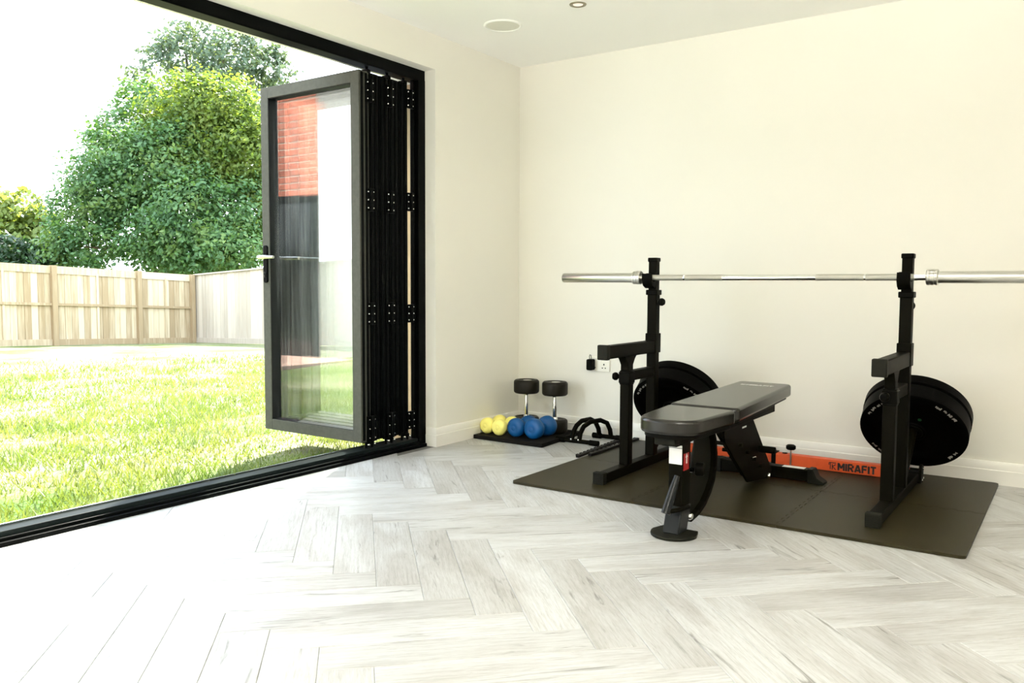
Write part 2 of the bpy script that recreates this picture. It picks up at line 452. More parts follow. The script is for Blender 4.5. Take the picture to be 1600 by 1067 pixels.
def obj(name, mb, mat, parent=None, bevel=0.0, seg=2, off=None, kind=None, label=None, smooth=38):
    """links one mesh object; vertices are given in world space, stored relative to the top thing"""
    o_loc = Vector((0, 0, 0))
    p = parent
    while p is not None:
        o_loc += p.location; p = p.parent
    if off is not None:
        base = Vector(off)
    else:
        base = Vector((0, 0, 0))
    me = bpy.data.meshes.new(name)
    vs = [(v[0] - o_loc.x - base.x, v[1] - o_loc.y - base.y, v[2] - o_loc.z - base.z) for v in mb.v]
    me.from_pydata(vs, [], mb.f)
    finish(me, smooth)
    me.materials.append(MAT[mat])
    o = bpy.data.objects.new(name, me)
    COL.objects.link(o)
    o.location = base
    if parent is not None: o.parent = parent
    if bevel > 0:
        b = o.modifiers.new('bevel', 'BEVEL'); b.width = bevel; b.segments = seg; b.limit_method = 'ANGLE'; b.angle_limit = math.radians(40)
        b.harden_normals = False
    if kind: o['kind'] = kind
    if label: o['label'] = label
    return o

def tag(o, label=None, cat=None, group=None, kind=None):
    if label: o['label'] = label
    if cat: o['category'] = cat
    if group: o['group'] = group
    if kind: o['kind'] = kind
    return o

def thing(name, loc, label=None, cat=None, group=None, kind=None):
    o = bpy.data.objects.new(name, None)
    o.empty_display_size = 0.1
    COL.objects.link(o); o.location = loc
    return tag(o, label, cat, group, kind)

def copy_tree(o, loc=None, rotz=None, parent=None, label=None):
    c = o.copy(); COL.objects.link(c)
    if parent is not None: c.parent = parent
    if loc is not None: c.location = loc
    if rotz is not None: c.rotation_euler = (0, 0, rotz)
    if label: c['label'] = label
    for ch in list(o.children):
        copy_tree(ch, parent=c)
    return c

STROKES = {'M': (1.0, [((.09, 0), (.09, 1)), ((.91, 0), (.91, 1)), ((.12, .95), (.50, .30)), ((.88, .95), (.50, .30))]),
           'I': (.20, [((.10, 0), (.10, 1))]),
           'R': (.84, [((.09, 0), (.09, 1)), ((.09, .93), (.66, .93)), ((.09, .45), (.66, .45)), ((.73, .52), (.73, .86)), ((.45, .44), (.76, 0))]),
           'A': (.92, [((.07, 0), (.44, 1)), ((.85, 0), (.48, 1)), ((.20, .28), (.72, .28))]),
           'F': (.74, [((.09, 0), (.09, 1)), ((.09, .93), (.74, .93)), ((.09, .50), (.66, .50))]),
           'T': (.80, [((.40, 0), (.40, .9)), ((0, .93), (.80, .93))])}
def block_letters(word, origin, xd, yd, h, width, t, depth=.0005):
    """heavy sans capitals made of flat bars, fitted into the given width"""
    xd = Vector(xd).normalized(); yd = Vector(yd).normalized(); zd = xd.cross(yd); o = Vector(origin)
    gap = .16
    tot = sum(STROKES[c][0] for c in word) + gap * (len(word) - 1)
    k = width / tot
    mb = MB(); x = 0.0
    for n_, c in enumerate(word):
        cw, ss = STROKES[c]
        for q, (a, b) in enumerate(ss):
            A = o + xd * (x + a[0]) * k + yd * a[1] * h; B = o + xd * (x + b[0]) * k + yd * b[1] * h
            d = (B - A).normalized(); m = zd.cross(d) * t / 2
            dz = zd * (depth + q * .00004)
            vs = [A - m, B - m, B + m, A + m]
            mb.add([tuple(v) for v in vs] + [tuple(v + dz) for v in vs], [(3, 2, 1, 0), (4, 5, 6, 7), (0, 1, 5, 4), (1, 2, 6, 5), (2, 3, 7, 6), (3, 0, 4, 7)])
        x += cw + gap
    return mb

def round_poly(pts, rad, n=5):
    """rounded corners on a convex-ish polygon; rad is one value or a list"""
    out = []
    N = len(pts)
    for i in range(N):
        rr = rad[i] if isinstance(rad, (list, tuple)) else rad
        p = Vector(pts[i]); a = Vector(pts[i - 1]); b = Vector(pts[(i + 1) % N])
        da = (a - p).normalized(); db = (b - p).normalized()
        if rr <= 0:
            out.append(tuple(p)); continue
        half = da.angle(db) / 2
        t = min(rr / math.tan(half), (a - p).length * 0.48, (b - p).length * 0.48)
        p0 = p + da * t; p1 = p + db * t
        for k in range(n + 1):
            s = k / n
            out.append(tuple((1 - s) ** 2 * p0 + 2 * s * (1 - s) * p + s * s * p1))
    return out

# ------------------------------------------------------------------ the room
RX, RY = 4.6, -6.2             # right wall, wall behind the camera
YD, YE = -0.826, -5.3          # bifold opening in the left wall
XR = -0.074                    # face of the recessed black frame
XO = -0.34                     # outer face of the left wall
ZT = 2.081                     # soffit of the opening
HB = 0.105                     # skirting height

mb = MB(); mb.box((XO, RY, -0.20), (RX, 0.0, -0.004))
floor = obj('floor', mb, 'subfloor'); tag(floor, 'pale herringbone wood-effect plank floor', 'floor', kind='structure')
mb = MB(); mb.box((XO, RY - .15, H), (RX + .15, .15, H + 0.2))
ceil = obj('ceiling', mb, 'ceiling'); tag(ceil, 'plain white ceiling', 'ceiling', kind='structure')
mb = MB(); mb.box((XO, 0, -0.2), (RX + .15, 0.2, H))
o = obj('wall_back', mb, 'wall'); tag(o, 'cream wall behind the weights', 'wall', kind='structure')
mb = MB()
mb.box((XO, YD, -0.2), (0, 0.0, H))
mb.box((XO, YE, ZT), (0, YD, H))
mb.box((XO, RY, -0.2), (0, YE, H))
o = obj('wall_left', mb, 'wall'); tag(o, 'cream wall with the wide folding door opening', 'wall', kind='structure')
mb = MB(); mb.box((RX, RY, -0.2), (RX + .15, 0.0, H))
o = obj('wall_right', mb, 'wall'); tag(o, 'cream wall on the right, out of view', 'wall', kind='structure')
mb = MB(); mb.box((XO, RY - .15, -0.2), (RX + .15, RY, H))
o = obj('wall_front', mb, 'wall'); tag(o, 'cream wall behind the camera', 'wall', kind='structure')

def skirting(mb, p0, p1, nrm):
    # two-step skirting: board, small bead and thinner top
    p0 = Vector((*p0, 0)); p1 = Vector((*p1, 0)); n = Vector((*nrm, 0))
    prof = [(0.0, 0.0), (0.016, 0.0), (0.016, HB * 0.62), (0.013, HB * 0.65), (0.013, HB * 0.90), (0.008, HB), (0.0, HB)]
    vs = [p + n * a + Vector((0, 0, z)) for p in (p0, p1) for a, z in prof]
    k = len(prof)
    fs = [(i, (i + 1) % k, k + (i + 1) % k, k + i) for i in range(k)] + [tuple(reversed(range(k))), tuple(range(k, 2 * k))]
    mb.add(vs, fs)
mb = MB(); skirting(mb, (0.0, 0), (RX, 0), (0, -1))
o = obj('baseboard_back', mb, 'trim'); tag(o, 'white skirting board along the back wall', 'skirting', kind='structure')
mb = MB()
prof = [(0.0, 0.0), (0.016, 0.0), (0.016, HB * 0.62), (0.013, HB * 0.65), (0.013, HB * 0.90), (0.008, HB), (0.0, HB)]
for (px_, py_), (ox, oy) in (((0, 0), (1, 0)), ((0, YD), (1, -1)), ((XR + .012, YD), (0, -1))):
    mb.v += [(px_ + ox * a_, py_ + oy * a_, z_) for a_, z_ in prof]
k = len(prof)
for q in (0, k):
    mb.f += [(q + i, q + (i + 1) % k, q + k + (i + 1) % k, q + k + i) for i in range(k)]
mb.f += [tuple(reversed(range(k))), tuple(range(2 * k, 3 * k))]
o = obj('baseboard_left', mb, 'trim'); tag(o, 'white skirting board on the short wall beside the door', 'skirting', kind='structure')
mb = MB(); skirting(mb, (RX, 0), (RX, RY), (-1, 0))
o = obj('baseboard_right', mb, 'trim'); tag(o, 'white skirting board on the right wall', 'skirting', kind='structure')

# ---- herringbone planks: (u along +x+y, v along -x+y), width w, length Lp
w = 0.1327; Lp = 0.680
U0 = -1.6616 * 0.905; V0 = -3.0203 * 0.905
S2 = math.sqrt(0.5)
room = [(XR - .01 + 0.0, RY), (RX, RY), (RX, 0.0), (XR - 0.01, 0.0)]
def clip(poly, axis, val, sgn):
    out = []
    for i in range(len(poly)):
        a = poly[i]; b = poly[(i + 1) % len(poly)]
        da = sgn * (a[axis] - val); db = sgn * (b[axis] - val)
        if da >= 0: out.append(a)
        if (da >= 0) != (db >= 0):
            t = da / (da - db)
            out.append((a[0] + t * (b[0] - a[0]), a[1] + t * (b[1] - a[1])))
    return out
def area(p):
    return 0.5 * sum(p[i][0] * p[(i + 1) % len(p)][1] - p[(i + 1) % len(p)][0] * p[i][1] for i in range(len(p)))
def inset(p, d):
    N = len(p); out = []
    L = []
    for i in range(N):
        a = Vector(p[i]); b = Vector(p[(i + 1) % N]); e = (b - a).normalized(); n = Vector((-e.y, e.x))
        L.append((a + n * d, e))
    for i in range(N):
        a, e = L[i - 1]; b, g = L[i]
        den = e.x * g.y - e.y * g.x
        if abs(den) < 1e-6: out.append(tuple(b)); continue
        t = ((b.x - a.x) * g.y - (b.y - a.y) * g.x) / den
        out.append(tuple(a + e * t))
    return out
def plank_mesh(poly):
    # poly: local 2D outline, counter-clockwise
    p1 = inset(poly, 0.0004); p2 = inset(poly, 0.0019)
    n = len(poly)
    vs = [(x, y, -0.007) for x, y in p1] + [(x, y, -0.0013) for x, y in p1] + [(x, y, 0.0) for x, y in p2]
    fs = [tuple(range(2 * n, 3 * n))]
    for k in (0, 1):
        fs += [(k * n + i, k * n + (i + 1) % n, (k + 1) * n + (i + 1) % n, (k + 1) * n + i) for i in range(n)]
    me = bpy.data.meshes.new('plank'); me.from_pydata(vs, [], fs); me.materials.append(MAT['plank'])
    return me
full = plank_mesh([(-Lp / 2, -w / 2), (Lp / 2, -w / 2), (Lp / 2, w / 2), (-Lp / 2, w / 2)])
def place_plank(u0, u1, v0, v1, ang):
    uc, vc = (u0 + u1) / 2, (v0 + v1) / 2
    cx, cy = (uc - vc) * S2, (uc + vc) * S2
    corners = [((a - b) * S2, (a + b) * S2) for a, b in ((u0, v0), (u1, v0), (u1, v1), (u0, v1))]
    poly = corners
    for axis, val, sg in ((0, XR - 0.012, 1), (0, RX, -1), (1, RY, 1), (1, 0.0, -1)):
        poly = clip(poly, axis, val, sg)
        if len(poly) < 3: return
    if area(poly) < 4e-4: return
    # the notch of the short wall beside the door
    if max(p[1] for p in poly) > YD and min(p[0] for p in poly) < 0:
        q = clip(poly, 0, 0.0, 1)
        if len(q) >= 3 and area(q) > 4e-4: poly = q
        else: return
    c, s_ = math.cos(-ang), math.sin(-ang)
    whole = abs(area(poly) - w * Lp) < 1e-5
    if whole: me = full
    else:
        loc = [((x - cx) * c - (y - cy) * s_, (x - cx) * s_ + (y - cy) * c) for x, y in poly]
        cl = []
        for q in loc:
            if not cl or (Vector(q) - Vector(cl[-1])).length > 2e-3: cl.append(q)
        if len(cl) > 2 and (Vector(cl[0]) - Vector(cl[-1])).length < 2e-3: cl.pop()
        if len(cl) < 3 or area(cl) < 6e-4: return
        me = plank_mesh(cl)
    o = bpy.data.objects.new('plank', me); COL.objects.link(o)
    o.location = (cx, cy, 0); o.rotation_euler = (0, 0, ang); o.parent = floor
for m_ in range(-6, 9):
    for k in range(-45, 46):
        place_plank(U0 + k * w + m_ * Lp, U0 + k * w + m_ * Lp + Lp, V0 - (k + 1) * w + m_ * Lp, V0 - k * w + m_ * Lp, PI / 4)
        place_plank(U0 + (k - 1) * w + Lp + m_ * Lp, U0 + k * w + Lp + m_ * Lp, V0 - k * w + m_ * Lp, V0 - k * w + Lp + m_ * Lp, 3 * PI / 4)

# ------------------------------------------------------------------ the folding door
door = thing('door_1', (0, 0, 0), 'black framed folding glass door stacked open against the right jamb', 'door', kind='structure')
FD = 0.085                     # depth of outer frame
mb = MB()
mb.box((XR - FD, YE, ZT - 0.058), (XR, YD, ZT + 0.004)); mb.box((XR - .016, YE, ZT - .060), (XR, YD, ZT - .05))
obj('frame_head', mb, 'black_alu', door, bevel=0.003)
mb = MB(); mb.box((XR - .050, YD - 0.055, 0.02), (XR, YD + 0.004, ZT - .05)); mb.box((XR - .050, YD - 0.070, 0.02), (XR - 0.022, YD - .05, ZT - .05))
obj('frame_jamb', mb, 'black_alu', door, bevel=0.003)
mb = MB(); mb.box((XO + .01, YD - .012, 0.02), (XR - .052, YD - .001, ZT - .06)); obj('reveal_lining', mb, 'tan', door)
mb = MB(); mb.box((XR - FD, YE, 0.02), (XR, YE + 0.06, ZT - .05))
obj('frame_jamb', mb, 'black_alu', door, bevel=0.003)
mb = MB(); mb.box((XR - 0.02, YE, -0.003), (-0.052, YD, 0.016)); mb.box((XR - 0.04, YE, -0.004), (XR + .004, YD, 0.028))
obj('threshold_step', mb, 'black_alu', door, bevel=0.003)
mb = MB(); mb.box((XR - FD - 0.01, YE, -0.004), (XR - 0.012, YD, 0.046))
obj('threshold', mb, 'sill_alu', door, bevel=0.003)
mb = MB(); mb.box((XR - FD - .004, YE, 0.045), (XR - FD + 0.004, YD - .06, 0.0535))
obj('floor_track', mb, 'chrome', door, bevel=0.001)
mb = MB(); mb.box((XR - FD - .034, YE, -0.05), (XR - FD - .01, YD, 0.034))
obj('outer_sill', mb, 'pale_alu', door, bevel=0.003)
mb = MB(); mb.box((XR - FD - .052, YE, -0.08), (XR - FD - .034, YD, 0.026))
obj('drip_edge', mb, 'black_alu', door, bevel=0.003)

PT = 0.068; PW = 0.765; PZ0, PZ1 = 0.082, 1.996; ST = 0.060
def make_panel(y0, xin, first=False):
    """panel standing perpendicular to the wall: thickness along y, width along -x"""
    y1 = y0 + PT; x1 = xin; x0 = xin - PW
    p = MB()
    mb = MB()
    mb.box((x0, y0, PZ0), (x0 + ST, y1, PZ1)); mb.box((x1 - ST, y0, PZ0), (x1, y1, PZ1))
    mb.box((x0 + ST, y0, PZ0), (x1 - ST, y1, PZ0 + ST)); mb.box((x0 + ST, y0, PZ1 - ST), (x1 - ST, y1, PZ1))
    fr = obj('door_panel', mb, 'lit_alu' if first else 'black_alu', door, bevel=0.002)
    g = MB(); q = .003
    for a, b, c, d in ((x0 + ST - .001, PZ0 + ST - .001, x0 + ST + q, PZ1 - ST + .001), (x1 - ST - q, PZ0 + ST - .001, x1 - ST + .001, PZ1 - ST + .001),
                       (x0 + ST, PZ0 + ST - .001, x1 - ST, PZ0 + ST + q), (x0 + ST, PZ1 - ST - q, x1 - ST, PZ1 - ST + .001)):
        g.box((a, y0 + .003, b), (c, y1 - .003, d))
    obj('gasket', g, 'gasket', fr)
    gl = MB(); ym = y0 + .046
    gl.box((x0 + ST, ym - 0.012, PZ0 + ST), (x1 - ST, ym + 0.012, PZ1 - ST))
    obj('glass_pane', gl, 'glass', fr, smooth=10)
    # rounded lips down the edge facing the room
    e = MB()
    e.box((x1 - .001, y0 + .010, PZ0 + .01), (x1 + .007, y0 + .026, PZ1 - .01)); e.box((x1 - .001, y1 - .026, PZ0 + .01), (x1 + .007, y1 - .010, PZ1 - .01))
    obj('edge_bead', e, 'black_alu', fr, bevel=0.003)
    return fr
YS = [-1.308 + i * 0.0755 for i in range(5)]
panels = [make_panel(y, -0.105 + (0.004 if i == 0 else 0), i == 0) for i, y in enumerate(YS)]
# hinges joining panel pairs on the room side, and the last panel to the jamb
def hinge(fr, yc, z, hz, wd=0.058, knuckle=True):
    mb = MB(); x = -0.100
    mb.box((x - .004, yc - wd / 2, z - hz / 2), (x + .009, yc + wd / 2, z + hz / 2))
    mb.cyl((x + .012, yc, z - hz / 2), (x + .012, yc, z + hz / 2), 0.009, n=10)
    obj('hinge', mb, 'black_alu', fr, bevel=0.0015)
    s = MB()
    for dy in (-0.019, 0.019):
        for dz in (-0.36, 0.0, 0.36):
            s.lathe([(0, 0.0025), (0.0032, 0.002), (0.0042, 0)], (x + .009, yc + dy, z + dz * hz), (1, 0, 0), 8)
    obj('hinge_screws', s, 'chrome', fr, kind='stuff')
for pi_, yc in ((0, YS[0] + 0.0725), (2, YS[2] + 0.0725)):
    for z in (1.900, 1.345, 0.755):
        hinge(panels[pi_], yc, z, 0.115)
    hinge(panels[pi_], yc, 0.15, 0.135, 0.066)
for z in (1.915, 1.36, 0.75, 0.155):
    hinge(panels[4], YS[4] + PT + 0.012, z, 0.10, 0.06)
# roller carriages hanging the stack from the head and guides in the floor track
for i in (0, 2, 4):
    yc = YS[i] + (0.0725 if i < 4 else 0.05)
    mb = MB(); mb.box((-0.145, yc - .013, 1.990), (-0.10, yc + .013, 2.010)); mb.cyl((-0.118, yc, 1.985), (-0.118, yc, 2.03), 0.008, n=10)
    mb.cyl((-0.118, yc - .022, 0.045), (-0.118, yc - .022, 0.09), 0.007, n=10); mb.cyl((-0.118, yc + .022, 0.045), (-0.118, yc + .022, 0.09), 0.007, n=10)
    mb.box((-0.15, yc - .016, 0.066), (-0.096, yc + .016, 0.084))
    obj('roller_carriage', mb, 'black_alu', panels[i], bevel=0.002)
    mb = MB(); mb.sphere((-0.098, yc - .022, 0.066), 0.007); mb.sphere((-0.098, yc + .022, 0.066), 0.007)
    obj('guide_roller', mb, 'chrome', panels[i])
# lever handles on the leading panel
hx = -0.105 - PW + 0.036; hz_ = 1.057
yf = YS[0]; yb = YS[0] + PT
for side, yy, sg in (('in', yf, -1), ('out', yb, 1)):
    mb = MB()
    mb.prism(round_poly([(hx - .016, 0.915), (hx + .016, 0.915), (hx + .016, 1.125), (hx - .016, 1.125)], 0.0155, 6), min(yy, yy + sg * .011), max(yy, yy + sg * .011), 'xz')
    obj('handle_plate', mb, 'black_alu', panels[0], bevel=0.002)
    mb = MB()
    mb.lathe([(0, 0), (.0125, 0), (.0125, .016), (.0095, .018), (.0095, .05), (0, .05)], (hx, yy + sg * .01, hz_), (0, sg, 0), 14)
    mb.tube([(hx - .002, yy + sg * .055, hz_), (hx + .02, yy + sg * .058, hz_), (hx + .07, yy + sg * .058, hz_), (hx + .125, yy + sg * .056, hz_ - .001)], [.0105, .0105, .0095, .0085], 12)
    obj('lever_handle', mb, 'chrome', panels[0])
    mb = MB()
    mb.cyl((hx, yy + sg * .010, 0.968), (hx, yy + sg * .016, 0.968), 0.0085, n=14); mb.box((hx - .0045, min(yy + sg * .010, yy + sg * .016), 0.945), (hx + .0045, max(yy + sg * .010, yy + sg * .016), 0.968))
    obj('lock_cylinder', mb, 'chrome', panels[0])

# ------------------------------------------------------------------ ceiling fittings
sp = thing('ceiling_speaker', (0.401, -0.757, H), 'round white flush speaker in the ceiling near the corner', 'speaker')
mb = MB(); mb.lathe([(.088, 0), (.099, 0), (.101, -.004), (.096, -.008), (.090, -.008), (.088, -.005), (.088, 0)], (0.401, -0.757, H), (0, 0, 1), 48); obj('speaker_rim', mb, 'ceiling', sp)
mb = MB(); mb.lathe([(0, -.0055), (.0885, -.0045), (.0885, -.0005), (0, -.0005)], (0.401, -0.757, H), (0, 0, 1), 48); obj('speaker_grille', mb, 'speaker', sp)

def make_downlight(x, y, label, group=None):
    t = thing('downlight', (x, y, H), label, 'downlight', group)
    mb = MB(); mb.lathe([(.024, .0), (.030, -.0045), (.040, -.003), (.042, 0), (.024, 0)], (x, y, H), (0, 0, 1), 32); obj('steel_ring', mb, 'nickel', t)
    mb = MB(); mb.lathe([(0, -.0015), (.0245, -.0015), (.0245, -.0003), (0, -.0003)], (x, y, H), (0, 0, 1), 24); obj('lens', mb, 'lamp_lens', t)
    ld = bpy.data.lights.new('downlight_lamp', 'SPOT')
    ld.energy = LAMP; ld.spot_size = math.radians(165); ld.spot_blend = 0.9; ld.shadow_soft_size = 0.06; ld.color = (1.0, 0.93, 0.82)
    lo = bpy.data.objects.new('downlight_lamp', ld); COL.objects.link(lo); lo.parent = t; lo.location = (0, 0, -0.03)
    return t
make_downlight(0.889, -0.815, 'small round steel-ringed downlight at the top edge of the photo, right of the ceiling speaker')
for y in (-0.815, -2.3, -3.8, -5.2):
    for x in (0.889, 2.2, 3.55):
        if (x, y) != (0.889, -0.815):
            make_downlight(x, y, 'unseen ceiling downlight, %s, %s row from the weights wall' % ({0.889: 'nearest the door', 2.2: 'mid ceiling', 3.55: 'by the right wall'}[x], {-0.815: 'first', -2.3: 'second', -3.8: 'third', -5.2: 'fourth'}[y]), 'downlights beyond the frame')

# ------------------------------------------------------------------ wall socket and plug
so = thing('wall_socket', (0.588, 0, 0.437), 'white double wall socket behind the left rack stand', 'socket')
mb = MB(); mb.prism(round_poly([(.515, .394), (.661, .394), (.661, .480), (.515, .480)], .006, 3), -0.010, 0.0, 'xz'); obj('face_plate', mb, 'socket', so, bevel=0.003)
for cx in (.5535, .6225):
    mb = MB(); mb.box((cx - .0035, -.0112, .432), (cx + .0035, -.0098, .442)); mb.box((cx - .0135, -.0112, .413), (cx - .0065, -.0098, .419)); mb.box((cx + .0065, -.0112, .413), (cx + .0135, -.0098, .419))
    obj('pin_holes', mb, 'hole', so)
for cx in (.573, .603):
    mb = MB(); mb.box((cx - .006, -.014, .450), (cx + .006, -.009, .464)); obj('rocker_switch', mb, 'socket', so, bevel=.0015)
pl = thing('plug_charger', (0.5435, -0.03, 0.437), 'black plug-in charger in the left side of the wall socket', 'charger')
mb = MB(); mb.prism(round_poly([(.526, .402), (.566, .402), (.566, .468), (.526, .468)], .010, 5), -0.056, -0.0145, 'xz'); obj('charger_body', mb, 'plastic_black', pl, bevel=.004)
mb = MB(); mb.tube([(.541, -.04, .466), (.540, -.040, .485), (.543, -.039, .495), (.549, -.038, .492), (.552, -.038, .478), (.551, -.038, .466)], .0022, 8); obj('cord_loop', mb, 'plastic_black', pl)

# ------------------------------------------------------------------ exercise mat tiles
mt = thing('exercise_mat', (1.76, -0.66, 0), 'dark interlocking foam floor mat under the squat rack', 'mat')
MX = [0.840, 1.447, 2.053, 2.684]; MY = [-1.300, -0.660, -0.024]; MT = 0.012
def seam(p0, p1, n_t=10, amp=0.007):
    """puzzle edge as a list of points from p0 to p1 (p1 left out)"""
    p0 = Vector(p0); p1 = Vector(p1); d = (p1 - p0); L = d.length; d.normalize(); n = Vector((-d.y, d.x))
    out = [tuple(p0)]
    q = L / (n_t + 0.5)
    for i in range(n_t):
        s0 = q * (0.25 + i)
        for t, a in ((0.18, -amp), (0.10, -amp * .2), (0.16, amp), (0.58, amp), (0.64, -amp * .2), (0.56, -amp)):
            out.append(tuple(p0 + d * (s0 + q * t) + n * a))
    return out
def edge(p0, p1, inner, dirn):
    if not inner: return [p0]
    if dirn > 0: return seam(p0, p1)
    s = seam(p1, p0) + [p0 if False else tuple(p0)]
    return list(reversed(s))
for i in range(3):
    for j in range(2):
        x0, x1, y0, y1 = MX[i], MX[i + 1], MY[j], MY[j + 1]
        a, b, c, d = (x0, y0), (x1, y0), (x1, y1), (x0, y1)
        P = []
        def arc(corner, dx, dy, rr=.022):
            cx, cy = corner[0] + dx * rr, corner[1] + dy * rr
            a0 = math.atan2(-dy, -dx)
            return [(cx + rr * math.cos(a0 + w_), cy + rr * math.sin(a0 + w_)) for w_ in np.linspace(-PI / 4, PI / 4, 6)]
        outer = {'a': (i == 0 and j == 0), 'b': (i == 2 and j == 0), 'c': (i == 2 and j == 1), 'd': (i == 0 and j == 1)}
        P += arc(a, 1, 1) if outer['a'] else []
        P += ([] if outer['a'] and j == 0 else edge(a, b, j > 0, 1)) if True else []
        P += arc(b, -1, 1) if outer['b'] else []
        P += [] if outer['b'] else edge(b, c, i < 2, 1)
        P += arc(c, -1, -1) if outer['c'] else []
        P += [] if outer['c'] else edge(c, d, j < 1, -1)
        P += arc(d, 1, -1) if outer['d'] else []
        P += [] if outer['d'] else edge(d, a, i > 0, -1)
        Q = []
        for q in P:
            if not Q or (Vector(q) - Vector(Q[-1])).length > 5e-4: Q.append(q)
        if (Vector(Q[0]) - Vector(Q[-1])).length < 5e-4: Q.pop()
        # shrink a hair towards the middle so the joints show as fine gaps
        cx, cy = (x0 + x1) / 2, (y0 + y1) / 2
        Q = [(q[0] - math.copysign(0.0012, q[0] - cx), q[1] - math.copysign(0.0012, q[1] - cy)) for q in Q]
        mb = MB(); mb.prism(Q, 0.0003, MT); obj('tile', mb, 'mat_foam', mt, smooth=30)

# two loose edging strips with teeth
def strip(name, x0, x1, y0, y1, z0, label, sh=0.0):
    P = [(x1, y0), (x1 - sh, y1), (x0 - sh, y1)]
    n = 12; L = (y1 - y0) / n
    for k in range(n):
        ya = y1 - k * L
        f_ = lambda yy: x0 - sh * (yy - y0) / (y1 - y0)
        P += [(f_(ya) , ya - L * .06), (f_(ya) - .011, ya - L * .02), (f_(ya) - .011, ya - L * .52), (f_(ya), ya - L * .48)]
    P.append((x0, y0))
    mb = MB(); mb.prism(P, z0, z0 + .013)
    o = obj(name, mb, 'strip_foam', None, off=((x0 + x1) / 2, (y0 + y1) / 2, z0))
    tag(o, label, 'mat edging', 'loose edging strips of the foam mat'); return o
strip('edging_strip', 0.792, 0.810, -0.625, -0.105, 0.0004, 'toothed black edging strip on the bare floor beside the foam mat', 0.028)
strip('edging_strip', 0.852, 0.871, -0.600, -0.03, 0.0124, 'toothed black edging strip lying on top of the foam mat', 0.0)

